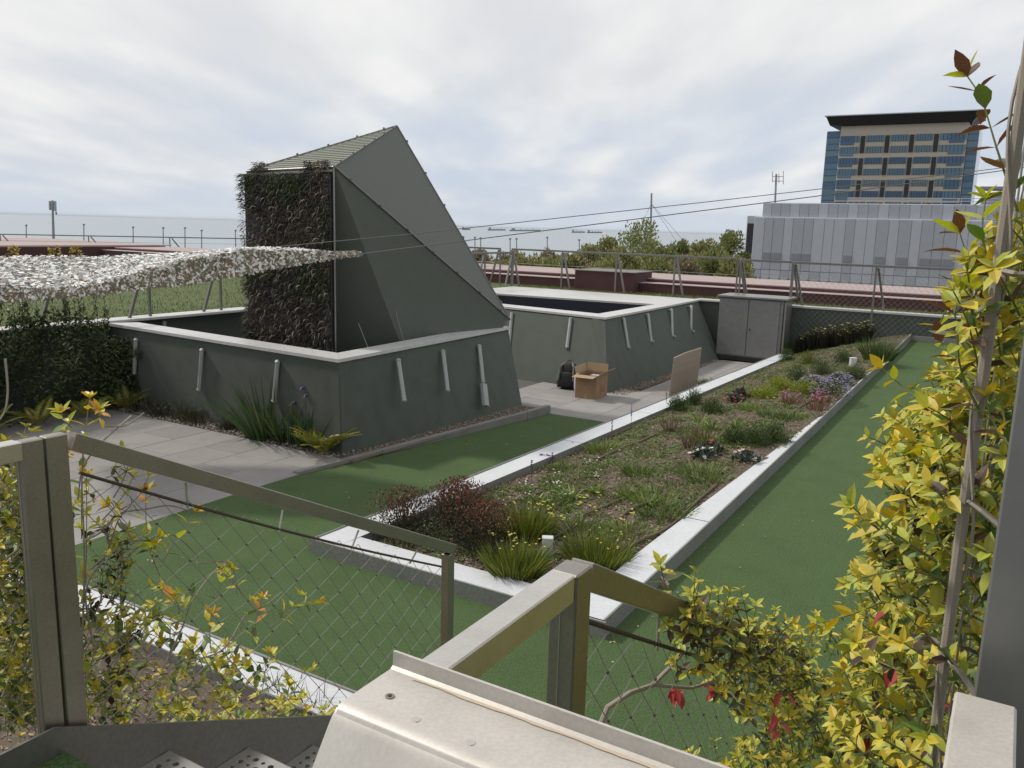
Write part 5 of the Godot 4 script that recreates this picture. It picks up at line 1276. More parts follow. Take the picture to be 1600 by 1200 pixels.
func fern(label, p: Vector3, n: int, l: float, cols: Array, group := ""):
	var t = thing("fern", label, "fern", p, group)
	for i in n:
		var L = Leaves.new()
		var a = TAU * i / n + rng.randf_range(-0.25, 0.25)
		var out = Vector3(cos(a), 0, sin(a)); var ll = l * rng.randf_range(0.75, 1.1)
		var q = Vector3.ZERO; var d = (out * rng.randf_range(0.35, 0.8) + Vector3.UP).normalized()
		var nseg = 22
		var sd = d.cross(Vector3.UP).normalized(); var col = pick(cols)
		for k in nseg:
			d = (d + Vector3.DOWN * 0.045 + out * 0.012).normalized()
			var q2 = q + d * ll / nseg
			var f = float(k) / nseg
			L.scrap((q + q2) * 0.5, d * ll / nseg * 0.6, sd * 0.003, Color(0.12, 0.11, 0.04))
			if f > 0.12:
				var pl = ll * 0.20 * sin(PI * pow(f, 0.75)) + 0.012
				for s in [-1, 1]:
					var pd = (sd * s + d * 0.35 + Vector3.DOWN * 0.1).normalized()
					L.quick(q2, pd, d, pl, 0.011 * ll / 0.5, vary(col, 0.2))
			q = q2
		mi("frond", L.mesh(), M.foliage, t)
	return t

func build_plants():
	rng.seed = 4711
	var heath = [Color(0.16, 0.20, 0.025), Color(0.11, 0.15, 0.02), Color(0.21, 0.22, 0.03), Color(0.075, 0.11, 0.02)]
	var dgreen = [Color(0.045, 0.08, 0.02), Color(0.065, 0.11, 0.028), Color(0.09, 0.135, 0.038)]
	var mgreen = [Color(0.12, 0.185, 0.04), Color(0.15, 0.22, 0.05), Color(0.09, 0.145, 0.033)]
	var lgreen = [Color(0.17, 0.24, 0.045), Color(0.22, 0.28, 0.06), Color(0.13, 0.19, 0.04)]
	var lime = [Color(0.26, 0.31, 0.03), Color(0.20, 0.26, 0.03), Color(0.32, 0.35, 0.04)]
	# near heath clumps
	for q in [[818, 838, 0.20, 0.36, "upright yellow green heath clump behind the reddish shrub"], [806, 893, 0.22, 0.30, "broad heath clump in front of the white valve box"], [932, 878, 0.25, 0.28, "heath clump just behind the stair guard post"]]:
		var p = on_soil(q[0], q[1])
		tuft("heath_clump", q[4], "plant", p, 620, q[3], q[2], 0.0055, heath, 0.10, "", [14, 0.8, 1.05, 0.014], [Color(0.6, 0.5, 0.05)], 0.75)
	# lime mounds and dark mounds of the far bed
	for q in [[1195, 622, 0.32, 0.28, "bright lime mound with a yellow flower"], [1219, 610, 0.30, 0.28, "bright lime mound behind the flowering lime one"], [1254, 616, 0.29, 0.28, "bright lime mound between the purple aster mounds"]]:
		mound("lime_mound", q[4], "plant", on_soil(q[0], q[1]), q[2], q[3], 1100, 0.05, 0.007, lime, "", 3 if q[4].ends_with("flower") else 0, [Color(0.7, 0.5, 0.03)], 0.03)
	for q in [[1145, 693, 0.30, 0.24, "dark green dome shrub in bare mulch mid bed"], [1183, 695, 0.32, 0.22, "mid green dome shrub touching the right border"], [1212, 690, 0.30, 0.24, "dark dome shrub tight against the right border"], [1062, 642, 0.26, 0.22, "low green shrub by the left border near the board"], [1084, 634, 0.24, 0.24, "dense green shrub below the wooden board"], [1112, 645, 0.32, 0.22, "dark spreading shrub behind the pale rosettes"], [1284, 585, 0.34, 0.28, "rounded green shrub before the yellow tipped row"], [1262, 569, 0.30, 0.28, "yellow green round shrub under the yellow tipped row"], [1228, 566, 0.30, 0.28, "round shrub near the cabinet side of bed"], [1318, 567, 0.28, 0.26, "small round shrub beside the far valve box"], [1335, 592, 0.3, 0.24, "low dark shrub against the far right rim"], [1245, 595, 0.34, 0.24, "leafy green shrub behind the lime mounds"]]:
		mound("dome_shrub", q[4], "shrub", on_soil(q[0], q[1]), q[2] * 0.78, q[3] * 1.3, 1500, 0.04, 0.005, dgreen if not q[4].begins_with("yellow") else heath)
	# asters
	for q in [[1297, 618, 0.36, 0.28, "large purple aster mound spilling to the right rim"], [1270, 608, 0.26, 0.24, "smaller purple aster mound behind the lime mound"], [1313, 603, 0.24, 0.24, "purple aster mound half behind the large one"]]:
		mound("aster_mound", q[4], "flowers", on_soil(q[0], q[1]), q[2], q[3], 420, 0.05, 0.010, dgreen, "", 190, [Color(0.30, 0.26, 0.46), Color(0.36, 0.32, 0.52), Color(0.22, 0.18, 0.36)], 0.022)
	# cyclamen and small flowers
	for q in [[1146, 628, [Color(0.55, 0.05, 0.09)], "red cyclamen with dark leaves mid bed"], [1098, 716, [Color(0.80, 0.80, 0.78)], "white cyclamen with dark leaves mid bed"], [1112, 706, [Color(0.35, 0.05, 0.04), Color(0.2, 0.06, 0.04)], "dark red cyclamen touching the white one"], [1162, 722, [Color(0.30, 0.12, 0.06), Color(0.6, 0.58, 0.55)], "rusty wilting cyclamen near the right border"], [1158, 621, [Color(0.10, 0.05, 0.05)], "dark leaved cyclamen beside the red one"]]:
		mound("cyclamen", q[3], "flowers", on_soil(q[0], q[1]), 0.17, 0.15, 90, 0.075, 0.030, [Color(0.035, 0.055, 0.035), Color(0.06, 0.085, 0.06), Color(0.12, 0.14, 0.115)], "", 16, q[2], 0.034)
	for q in [[1236, 632, "pink flowering stems in bare mulch"], [1282, 630, "pink flowers beside the purple asters"], [1275, 640, "reddish stalks with pink tips near the rim"]]:
		tuft("pink_flower", q[2], "flowers", on_soil(q[0], q[1]), 60, 0.22, 0.12, 0.006, [Color(0.20, 0.10, 0.06), Color(0.16, 0.09, 0.05)], 0.2, "", [20, 0.7, 1.1, 0.026], [Color(0.55, 0.12, 0.32), Color(0.5, 0.2, 0.36)])
	# pale rosettes (strap leaves)
	for q in [[1112, 673, 0.36, "pale strap leaved rosette with dry base"], [1150, 668, 0.30, "strap leaved rosette beside the bare mulch"], [1094, 660, 0.30, "strap leaved rosette behind the pale one"], [975, 778, 0.26, "lime strap leaved plant by a drip hose"], [893, 778, 0.30, "pale strap leaved plant near the left border"], [838, 785, 0.28, "single bright strap leaved plant near yellow flowers"], [1010, 790, 0.26, "fresh green broad tuft mid bed"], [930, 770, 0.30, "arching pale green rosette among weeds"]]:
		tuft("strap_plant", q[3], "plant", on_soil(q[0], q[1]), 30, q[2] * 0.8, 0.05, 0.014, lgreen, 0.5, "", [], [], 1.3)
	# grass clumps and leafy weeds large enough to see
	var gl = ["bright grass clump right of the middle hose", "grassy clump near the right white border", "broad grass clump before the white cyclamen", "leafy weed clump at the left border", "leafy weed clump by the purple pansies", "green clump in the middle of the bed", "grass clump left of the dark dome shrub", "low leafy clump by the far left border", "grass clump near the cabinet", "grey green clump beside the far white border", "grass clump behind the pink flowers", "low weed clump by the hose end", "leafy clump before the lime mounds", "small grass clump by the box hose", "fresh clump near the yellow flowers", "weed clump close to the near right corner"]
	var gp = [[1020, 780], [1035, 800], [1100, 745], [945, 705], [880, 735], [1000, 740], [1110, 690], [1110, 602], [1190, 575], [1160, 590], [1240, 655], [1205, 650], [1180, 640], [905, 830], [870, 790], [980, 835]]
	for i in gp.size():
		tuft("grass_clump", gl[i], "grass", on_soil(gp[i][0], gp[i][1]), 230, rng.randf_range(0.10, 0.19), rng.randf_range(0.16, 0.30), 0.0055, mgreen if i % 3 else lgreen, 0.35, "", [], [], 0.9)
	# dry stems
	for q in [[1078, 700, "dry brown upright stems mid bed"], [1096, 688, "second tuft of dry brown stems"], [1046, 675, "dry brown stems close to the left border"]]:
		tuft("dry_stems", q[2], "plant", on_soil(q[0], q[1]), 70, 0.27, 0.09, 0.004, [Color(0.15, 0.10, 0.06), Color(0.11, 0.07, 0.045)], 0.1)
	# pansies, daisies, yellow stalks
	for q in [[853, 722, "purple pansies by the left border"], [876, 712, "smaller purple pansies by the left border"], [893, 706, "faint purple pansies beside the border"]]:
		mound("pansy", q[2], "flowers", on_soil(q[0], q[1]), 0.11, 0.10, 60, 0.04, 0.014, mgreen, "", 12, [Color(0.22, 0.06, 0.40), Color(0.16, 0.05, 0.32)], 0.034)
	for i in 14:
		var q = [rng.randf_range(805, 985), rng.randf_range(700, 770)]
		var lim = 770 - (q[0] - 800) * 0.40
		q[1] = lim + rng.randf_range(8, 60)
		tuft("daisy", "small white daisies scattered among weeds near the left border", "flowers", on_soil(q[0], q[1]), 24, 0.11, 0.07, 0.005, mgreen, 0.3, "white daisies in the bed", [3, 0.9, 1.3, 0.016], [Color(0.78, 0.77, 0.68)])
	for q in [[748, 812], [760, 818], [775, 850], [790, 840], [765, 862], [845, 812], [858, 818], [860, 830], [905, 815], [925, 822], [985, 825], [968, 838], [935, 800], [910, 800], [880, 838], [800, 870]]:
		tuft("yellow_flower", "thin stalk with small yellow flowers in the near bed", "flowers", on_soil(q[0], q[1] + 8), 12, 0.24, 0.03, 0.003, [Color(0.16, 0.17, 0.05)], 0.15, "yellow stalk flowers in the near bed", [4, 0.8, 1.1, 0.020], [Color(0.62, 0.50, 0.06), Color(0.55, 0.52, 0.12)])
	# salvia spikes at the left border
	for q in [[985, 672, 0.42, "tall purple salvia spike beside the left white border"], [955, 690, 0.32, "dark seed spike beside the left white border"], [1040, 640, 0.30, "dry seed spikes below the wooden board"], [830, 752, 0.26, "small dark spike at the left border"], [862, 733, 0.22, "tiny dark spike near the pansies"]]:
		var p = on_soil(q[0], q[1])
		var t = thing("flower_spike", q[3], "flowers", p)
		var st = S(); tube(st, [Vector3.ZERO, Vector3(0.01, q[2] * 0.5, 0), Vector3(0, q[2], 0.01)], 0.004, 4, 0.002); mi("stem", fin(st), M.stem_dark, t)
		var F = Leaves.new()
		for i in 60:
			var y = q[2] * rng.randf_range(0.5, 1.0); var a = rng.randf() * TAU
			F.quick(Vector3(0, y, 0), Vector3(cos(a), 0.5, sin(a)).normalized(), Vector3(-sin(a), 0, cos(a)), 0.022, 0.008, vary(Color(0.22, 0.17, 0.36) if q[3].begins_with("tall") else Color(0.05, 0.045, 0.05), 0.2))
		mi("flowers", F.mesh(), M.foliage, t)
	# yellow tipped dark row at the wall
	for i in 13:
		var p = Vector3(lerp(-4.55, -3.05, i / 12.0), 0, -22.0 + rng.randf_range(-0.15, 0.15)); p.y = soil_y(p.x, p.z)
		tuft("tipped_plant", "dark leaved plant with yellow tips in the row at the far wall", "plant", p, 70, 0.55, 0.09, 0.013, [Color(0.022, 0.026, 0.016), Color(0.035, 0.035, 0.02), Color(0.03, 0.025, 0.02)], 0.1, "yellow tipped row at the far wall", [9, 0.5, 1.0, 0.05], [Color(0.34, 0.31, 0.07), Color(0.42, 0.38, 0.12)], 0.2)
	for q in [[1372, 562, "dark wispy shrub in the far right corner of bed"], [1230, 556, "grey leaved bush beside the steel cabinet"]]:
		tuft("wispy_shrub", q[2], "shrub", on_soil(q[0], q[1]), 420, 0.5, 0.28, 0.006, dgreen, 0.2)
	# reddish shrubs at the near corner
	for q in [[-4.92, -6.25, 0.42, 0.52, "reddish leaved shrub in the near left corner of the planter"], [-4.45, -6.55, 0.46, 0.50, "dark reddish shrub in the middle of the corner group"], [-4.05, -6.35, 0.44, 0.44, "dark green shrub with red tips nearest the heath"], [-4.75, -6.95, 0.36, 0.46, "reddish shrub touching the left white border"]]:
		var p = Vector3(q[0], soil_y(q[0], q[1]), q[1])
		var t = mound("red_tip_shrub", q[4], "shrub", p, q[2], q[3], 2600, 0.030, 0.008, [Color(0.028, 0.036, 0.016), Color(0.04, 0.05, 0.02), Color(0.05, 0.028, 0.018), Color(0.06, 0.075, 0.045)], "", 0, [], 0.02, true)
		var F = Leaves.new()
		for i in 620:
			var u = rv().normalized(); u.y = abs(u.y) + 0.2
			var c = Vector3(u.x * q[2], 0, u.z * q[2]) * rng.randf_range(0.2, 0.95)
			var y = q[3] * rng.randf_range(0.75, 1.12)
			F.leaf(Vector3(c.x, y * (1.0 - 0.25 * c.length() / q[2]), c.z), (Vector3.UP + jit(0.8)).normalized(), rv().normalized(), rng.randf_range(0.018, 0.034), 0.008, vary(pick([Color(0.14, 0.045, 0.025), Color(0.10, 0.035, 0.022), Color(0.17, 0.075, 0.035)]), 0.3))
		mi("red_shoots", F.mesh(), M.foliage, t)
	# ground cover over the bed
	var fn := FastNoiseLite.new(); fn.seed = 3; fn.frequency = 0.9; fn.fractal_octaves = 3
	var L = Leaves.new()
	var made := 0
	while made < 12500:
		var z = -5.95 - rng.randf() * 16.2
		var x = rng.randf_range(plt_left(z) + 0.36, plt_right(z) - (0.36 if z > -11 else 0.08))
		var k = fn.get_noise_2d(x * 1.6, z)
		var dens = smoothstep(-0.12, 0.35, k + (0.16 if z > -12 and z < -7.5 else -0.04))
		if rng.randf() > dens: 
			if rng.randf() > 0.05: continue
		var p = Vector3(x, soil_y(x, z), z)
		var c = vary(pick([Color(0.12, 0.17, 0.04), Color(0.16, 0.21, 0.055), Color(0.19, 0.20, 0.08), Color(0.22, 0.19, 0.105), Color(0.095, 0.15, 0.038)]), 0.3)
		var hh = rng.randf_range(0.03, 0.085)
		for b in 3:
			var d = (Vector3.UP + jit(0.9)).normalized()
			L.blade(p + jit(0.015), d, d.cross(rv()).normalized(), hh, 0.0045, c, 0.4)
		made += 1
	for i in 5200:
		var z = -5.95 - rng.randf() * 16.2
		var x = rng.randf_range(plt_left(z) + 0.36, plt_right(z) - 0.34)
		if fn.get_noise_2d(x * 1.6 + 40, z) < 0.02: continue
		var p = Vector3(x, soil_y(x, z) + 0.01, z)
		for b in 5:
			var a = TAU * b / 5 + rng.randf()
			L.leaf(p, Vector3(cos(a), 0.35, sin(a)).normalized(), Vector3.UP, rng.randf_range(0.03, 0.06), 0.011, vary(pick(mgreen), 0.25))
	var gc = mi("ground_cover", L.mesh(), M.foliage, null, "stuff"); tag(gc, "short weeds and grass growing through the planter mulch", "weeds")
	# wall bed: irises, fern, weeds
	var ig = [Color(0.035, 0.075, 0.022), Color(0.05, 0.10, 0.03), Color(0.065, 0.12, 0.03), Color(0.10, 0.13, 0.045)]
	for q in [[-9.15, -8.42, 120, 1.02, 0.26, "large clump of sword shaped iris leaves under the batten light"], [-8.72, -8.42, 70, 0.76, 0.18, "smaller iris clump between large clump and purple irises"]]:
		tuft("iris_clump", q[5], "plant", Vector3(q[0], 0, q[1]), q[2], q[3], q[4], 0.016, ig, 0.16, "", [], [], 0.75)
	var ir = tuft("iris_clump", "iris clump with three purple flowers beside the fern", "plant", Vector3(-8.32, 0, -8.42), 70, 0.70, 0.17, 0.015, ig, 0.2, "", [], [], 0.6)
	for q in [[478, 604], [484, 616], [463, 628]]:
		var c = on_z(q[0] - 3, q[1], -8.42) - ir.position
		var st = S(); tube(st, [Vector3(c.x * 0.5, 0.05, 0), Vector3(c.x * 0.9, c.y * 0.6, 0), c], 0.007, 5); mi("flower_stem", fin(st), M.stem_green, ir)
		var F = Leaves.new()
		for k in 6:
			var a = TAU * k / 6
			F.leaf(c, Vector3(cos(a), 0.4 if k % 2 else -0.3, sin(a)).normalized(), Vector3.UP, 0.075, 0.03, vary(Color(0.10, 0.07, 0.26), 0.2), 0.4)
		mi("iris_flower", F.mesh(), M.foliage, ir)
	fern("yellow green fern at the corner of the green wall", Vector3(-7.82, 0, -8.20), 22, 0.64, [Color(0.23, 0.23, 0.03), Color(0.17, 0.19, 0.03), Color(0.28, 0.25, 0.04)])
	for i in 16:
		var x = lerp(-12.2, -9.6, rng.randf())
		tuft("wall_weed", "dull weeds in the shaded strip below the near green wall", "plant", Vector3(x, 0, -8.45 + rng.randf_range(-0.12, 0.12)), 55, rng.randf_range(0.12, 0.38), 0.14, 0.006, [Color(0.045, 0.055, 0.025), Color(0.07, 0.07, 0.035), Color(0.10, 0.085, 0.05)], 0.5, "weeds below the near wall")
	for i in 5:
		var x = lerp(-9.3, -8.2, i / 4.0)
		mound("wall_weed", "dry twining weeds among the iris leaves", "plant", Vector3(x, 0, -8.36), 0.18, 0.26, 60, 0.05, 0.010, [Color(0.16, 0.13, 0.08), Color(0.07, 0.09, 0.03), Color(0.2, 0.17, 0.11)], "dry weeds among the irises", 0, [], 0.02, true)
	# creeper on the first wall light
	mound("creeper", "small creeper climbing over the first batten light", "plant", on_z(216, 560, -8.62), 0.16, 0.16, 60, 0.05, 0.016, dgreen, "", 0, [], 0.02, true)
	# dark hedge on the retaining wall
	var hg = thing("hedge", "dense dark green hedge growing along the retaining wall", "hedge", Vector3(-12.9, 0, -6))
	var HL = Leaves.new()
	for i in 15000:
		var z = rng.randf_range(-3.2, -8.75)
		var yy = (1.38 + 0.22 * sin(z * 2.3) + 0.12 * sin(z * 6.1)) * pow(rng.randf(), 0.8)
		var depth = 0.85 + 0.34 * sin(z * 3.1) * sin(yy * 4.0 + z) - 0.30 * yy + 0.1 * sin(z * 9.0 + yy * 7.0)
		if z < -8.0: depth = 0.95 - 0.25 * yy
		var x = -13.30 + depth * (0.35 + 0.65 * sqrt(rng.randf()))
		var d = Vector3(rng.randf_range(-0.2, 1.0), rng.randf_range(-0.7, 0.6), rng.randf_range(-0.8, 0.8)).normalized()
		HL.quick(Vector3(x, yy, z), d, d.cross(rv()).normalized(), rng.randf_range(0.05, 0.11), rng.randf_range(0.010, 0.022), vary(pick([Color(0.04, 0.062, 0.02), Color(0.05, 0.075, 0.024), Color(0.06, 0.085, 0.028), Color(0.045, 0.06, 0.025)]), 0.3))
	var hm = mi("foliage", HL.mesh(), M.dull, hg); hm.position = -hg.position
	var HT = Leaves.new(); var hst = S()
	for k in 90:
		var z = rng.randf_range(-3.4, -8.5); var b = Vector3(-13.2 + rng.randf() * 0.25, 1.2, z)
		var top = b + Vector3(rng.randf_range(-0.15, 0.25), rng.randf_range(0.30, 0.95), rng.randf_range(-0.25, 0.25)); var mid = b.lerp(top, 0.5) + jit(0.06)
		tube(hst, [b, mid, top], 0.006, 4, 0.003)
		for i in 34:
			var f = rng.randf(); var p = b.lerp(mid, f * 2) if f < 0.5 else mid.lerp(top, f * 2 - 1)
			var d = (jit(1) + Vector3(0, 0.3, 0)).normalized()
			HT.leaf(p, d, Vector3.UP, rng.randf_range(0.05, 0.11), 0.02, vary(pick([Color(0.06, 0.09, 0.025), Color(0.10, 0.13, 0.035), Color(0.17, 0.17, 0.045), Color(0.05, 0.07, 0.022)]), 0.3))
	var hs2 = mi("upper_shoots", HT.mesh(), M.foliage, hg); hs2.position = -hg.position
	part("branches", hst, M.stem_dark, hg)
	var ys := Leaves.new()
	for q in [[20, 396], [85, 397], [118, 396]]:
		for i in 40:
			ys.leaf(at(q[0] + rng.randf_range(-10, 10), q[1] + rng.randf_range(-10, 6), 14.2) , (jit(1) + Vector3(0, 0.4, 0)).normalized(), Vector3.UP, 0.07, 0.022, vary(Color(0.42, 0.32, 0.05), 0.2))
	var yt = thing("yellow_shoots", "yellow young shoots standing above the shade net edge", "plant", at(60, 400, 14.2))
	var ym = mi("foliage", ys.mesh(), M.foliage, yt); ym.position = -yt.position
	for i in 7:
		fern("arching fern at the foot of the dark hedge", Vector3(-12.25 + rng.randf_range(-0.2, 0.15), 0, lerp(-4.0, -8.3, i / 6.0)), 11, 0.55, [Color(0.23, 0.23, 0.03), Color(0.17, 0.19, 0.03), Color(0.28, 0.25, 0.04)], "ferns at the hedge foot")

# ------------------------------------------------------------------ vines on the guards and the trellis
var leaf_meshes := []
func make_leaf_meshes():
	for v in 3:
		var st = S()
		var bend = [0.10, 0.22, -0.05][v]; var fold = [0.28, 0.40, 0.18][v]; var wid = [0.21, 0.19, 0.25][v]
		var prof = [[0.0, 0.0], [0.22, 0.78], [0.48, 1.0], [0.75, 0.62], [1.0, 0.0]]
		var R = []; var A = []; var B = []
		for q in prof:
			var y = -bend * q[0] * q[0]
			R.append(Vector3(0, y, -q[0])); A.append(Vector3(wid * q[1], y + fold * wid * q[1], -q[0])); B.append(Vector3(-wid * q[1], y + fold * wid * q[1], -q[0]))
		for i in prof.size() - 1:
			for Q in [A, B]:
				if i == 0: tri(st, R[0], Q[1], R[1], Vector3.UP)
				elif i == prof.size() - 2: tri(st, R[i], Q[i], R[i + 1], Vector3.UP)
				else: poly(st, [R[i], Q[i], Q[i + 1], R[i + 1]], Vector3.UP)
		st.index(); leaf_meshes.append(fin(st))
func leaf_node(parent, p: Vector3, d: Vector3, up: Vector3, l: float, kind: String):
	var o = mi("leaf", leaf_meshes[rng.randi() % 3], M.leaf[kind], parent)
	var z = -d.normalized(); var x = up.cross(z)
	if x.length() < 0.05: x = Vector3.RIGHT.cross(z)
	x = x.normalized(); var y = z.cross(x)
	o.transform = Transform3D(Basis(x * l, y * l, z * l), p - parent.position)
const LC := {"yellow": Color(0.52, 0.43, 0.04), "lime": Color(0.36, 0.38, 0.05), "green": Color(0.10, 0.16, 0.03), "olive": Color(0.06, 0.08, 0.024), "bronze": Color(0.085, 0.05, 0.03), "red": Color(0.36, 0.04, 0.035), "orange": Color(0.48, 0.26, 0.04)}
var node_leaves := 0
# a shoot: stem plus paired leaves; as_nodes decides whether its leaves are single parts or go into the mass
func shoot(parent, st, mass, pts: Array, l: float, palette: Array, tip_palette: Array, as_nodes: bool, gap := 0.032, whorl := 5, r := 0.0028):
	var cv := Curve3D.new()
	for p in pts: cv.add_point(p)
	for k in range(1, cv.point_count - 1):
		var tg = (cv.get_point_position(k + 1) - cv.get_point_position(k - 1)) * 0.2
		cv.set_point_in(k, -tg); cv.set_point_out(k, tg)
	var L = cv.get_baked_length(); var n = max(3, int(L / gap))
	var path = []
	for k in n + 1: path.append(cv.sample_baked(L * k / n, true))
	tube(st, path, r, 4, r * 0.5)
	for k in range(1, n + 1):
		var f = float(k) / n
		var d = (path[k] - path[k - 1]).normalized()
		var a0 = k * 1.6 + rng.randf() * 0.6
		var sd = d.cross(Vector3.UP if abs(d.y) < 0.9 else Vector3.RIGHT).normalized(); var u = sd.cross(d)
		var count = 2 if k < n else whorl
		for q in count:
			var a = a0 + TAU * q / count
			var out = (sd * cos(a) + u * sin(a))
			var dir = (out + d * (0.55 if k < n else 0.9) + jit(0.25)).normalized()
			var kind = pick(tip_palette) if f > 0.72 or rng.randf() < 0.10 else pick(palette)
			var ll = l * rng.randf_range(0.7, 1.15) * (0.75 if f > 0.85 else 1.0)
			var up = (Vector3.UP * 0.8 + d + jit(0.4)).normalized()
			if as_nodes and node_leaves < 290:
				leaf_node(parent, path[k], dir, up, ll, kind); node_leaves += 1
			else:
				mass.oval(path[k], dir, up, ll, ll * 0.23, vary(LC[kind], 0.2))
func build_vines():
	rng.seed = 99
	make_leaf_meshes()
	var young = ["yellow", "lime", "yellow", "lime"]; var old = ["lime", "green", "yellow", "green", "lime", "bronze"]; var dark = ["bronze", "bronze", "bronze", "olive"]
	# ---- right: trellis vine
	var v = thing("climbing_vine", "yellow green climbing vine on the tall trellis", "vine", Vector3(0, 0, -2.2))
	var st = S(); var mass = Leaves.new()
	var P = func(px, py, z): return on_z(px, py, z)
	# named shoots seen against the open air (points from the photograph at the trellis' depth)
	var S1 = [[[1590, 330, -1.8], [1560, 240, -1.82], [1545, 190, -1.84], [1532, 150, -1.86], [1512, 120, -1.88]], [[1560, 520, -1.85], [1530, 470, -1.9], [1518, 430, -1.92], [1508, 390, -1.94], [1500, 365, -1.95]], [[1520, 640, -2.0], [1470, 640, -2.05], [1430, 620, -2.1], [1400, 595, -2.12], [1378, 575, -2.14]], [[1530, 600, -1.95], [1490, 560, -2.0], [1465, 520, -2.05], [1480, 480, -2.05]],
		[[1500, 800, -2.0], [1450, 780, -2.05], [1415, 755, -2.1], [1385, 735, -2.12]], [[1520, 560, -1.8], [1500, 520, -1.82], [1490, 480, -1.84], [1500, 455, -1.85]], [[1510, 720, -1.9], [1460, 700, -1.95], [1425, 690, -2.0], [1405, 690, -2.0]], [[1500, 860, -1.9], [1450, 850, -1.95], [1410, 835, -2.0], [1395, 820, -2.0]],
		[[1450, 960, -2.1], [1390, 940, -2.15], [1330, 960, -2.2], [1275, 975, -2.25]], [[1560, 440, -1.75], [1540, 400, -1.77], [1535, 350, -1.78], [1540, 310, -1.8]], [[1580, 700, -1.7], [1550, 660, -1.72], [1540, 620, -1.74]], [[1540, 900, -1.75], [1500, 880, -1.78], [1470, 850, -1.8], [1460, 820, -1.8]]]
	for i in S1.size():
		var pts = []
		for q in S1[i]: pts.append(P.call(q[0], q[1], q[2]))
		shoot(v, st, mass, pts, 0.074 if i in [0, 1, 5] else 0.054, dark if i in [0, 1, 5] else old, ["bronze", "bronze", "lime", "bronze"] if i in [0, 1, 5] else young, true, 0.04)
	for i in 860:
		var z = rng.randf_range(-1.74, -3.4)
		var y = 0.5 + 2.05 * pow(rng.randf(), 0.75)
		if rng.randf() < 0.30: y = rng.randf_range(2.40, 3.02)
		var w = clamp((2.85 - y) / 0.45, 0.35, 1.0)
		var xl = -0.108 * abs(z) * w
		var b = Vector3(lerp(0.03, xl, rng.randf() * 0.8), y, z)
		var tip = b + Vector3(rng.randf_range(-0.17, 0.02) * w, rng.randf_range(-0.02, 0.16), rng.randf_range(-0.08, 0.12))
		if tip.x < xl - 0.05: tip.x = xl
		shoot(v, st, mass, [b, b.lerp(tip, 0.5) + jit(0.02), tip], rng.randf_range(0.040, 0.066), old, young, y > 1.9 and z > -2.2 and xl - b.x > -0.2, 0.030, 5)
	for i in 26:      # red leaves here and there
		var z = rng.randf_range(-1.8, -2.6)
		mass.leaf(Vector3(rng.randf_range(-0.1 * abs(z), 0.0), rng.randf_range(1.2, 2.6), z), (jit(1) + Vector3(-0.6, -0.6, 0.6)).normalized(), Vector3.UP, 0.055, 0.016, vary(LC.red, 0.25))
	var mm = mi("foliage", mass.mesh(), M.foliage, v, "stuff"); mm.position = -v.position
	part("shoots", st, M.stem_green, v)
	var ws = S()
	for k in 4:
		var z = -2.1 - 0.3 * k; var pts = []
		for j in 9: pts.append(Vector3(-0.03 - 0.03 * sin(j * 1.9 + k) , 0.1 + j * 0.42, z + 0.06 * sin(j * 1.3 + k * 2)))
		tube(ws, pts, 0.0042, 5, 0.0025)
	for j in 1:
		var pts = []
		for k in 60: pts.append(Vector3(-0.035 + 0.0145 * cos(k * 0.55), 1.0 + k * 0.045, -1.75 + 0.0145 * sin(k * 0.55)))
		tube(ws, pts, 0.003, 4)
	part("woody_stem", ws, M.stem, v)
	# ---- right: mound of vine between the guard and the trellis
	var v2 = thing("climbing_vine", "leafy vine mound with red leaves smothering the right stair guard", "vine", Vector3(-0.4, 0, -2.8))
	var st2 = S(); var m2 = Leaves.new()
	node_leaves = 0
	for i in 720:
		var z = rng.randf_range(-1.9, -4.0)
		var x = rng.randf_range(-0.72, 0.0)
		var top = 1.22 + 0.55 * smoothstep(-0.75, 0.0, x) + 0.07 * sin(z * 5.0 + x * 7.0)
		if x < -0.45 and z > -2.35: top -= 0.35
		var y = top - 0.75 * pow(rng.randf(), 1.6)
		var b = Vector3(x, y - 0.05, z); var tip = b + Vector3(rng.randf_range(-0.09, 0.09), rng.randf_range(0.04, 0.16), rng.randf_range(-0.09, 0.09))
		shoot(v2, st2, m2, [b, b.lerp(tip, 0.5) + jit(0.015), tip], rng.randf_range(0.036, 0.056), ["lime", "green", "olive", "green", "lime"], young, y > top - 0.12 and z > -2.9, 0.030, 5)
	# along the sloping right rail
	for i in 210:
		var f = rng.randf_range(0.20, 1.0)
		var b = Vector3(RX + rng.randf_range(-0.03, 0.14), lerp(2.34, 1.05, f) - rng.randf() * lerp(0.16, 0.45, f), lerp(-1.62, -4.1, f))
		var tip = b + Vector3(rng.randf_range(-0.06, 0.08), rng.randf_range(0.0, 0.17), rng.randf_range(-0.1, 0.1))
		shoot(v2, st2, m2, [b, b.lerp(tip, 0.5) + jit(0.02), tip], rng.randf_range(0.035, 0.055), dark + old, young, true, 0.034, 4)
	for q in [[1050, 1075, -2.3], [1062, 1085, -2.32], [1215, 1135, -2.5], [1030, 1168, -2.2], [1120, 1080, -2.4], [1225, 1085, -2.6]]:
		for k in 4: leaf_node(v2, P.call(q[0], q[1], q[2]) + jit(0.012), (jit(1) + Vector3(0, -0.5, 0.6)).normalized(), Vector3.UP, 0.05, "red")
	var mm2 = mi("foliage", m2.mesh(), M.foliage, v2, "stuff"); mm2.position = -v2.position
	part("shoots", st2, M.stem_green, v2)
	var ws2 = S()
	tube(ws2, [P.call(925, 1165, -1.95), P.call(950, 1105, -2.0), P.call(985, 1082, -2.1), P.call(1020, 1070, -2.2), P.call(1050, 1040, -2.3), P.call(1075, 1010, -2.45)], 0.009, 7, 0.006)
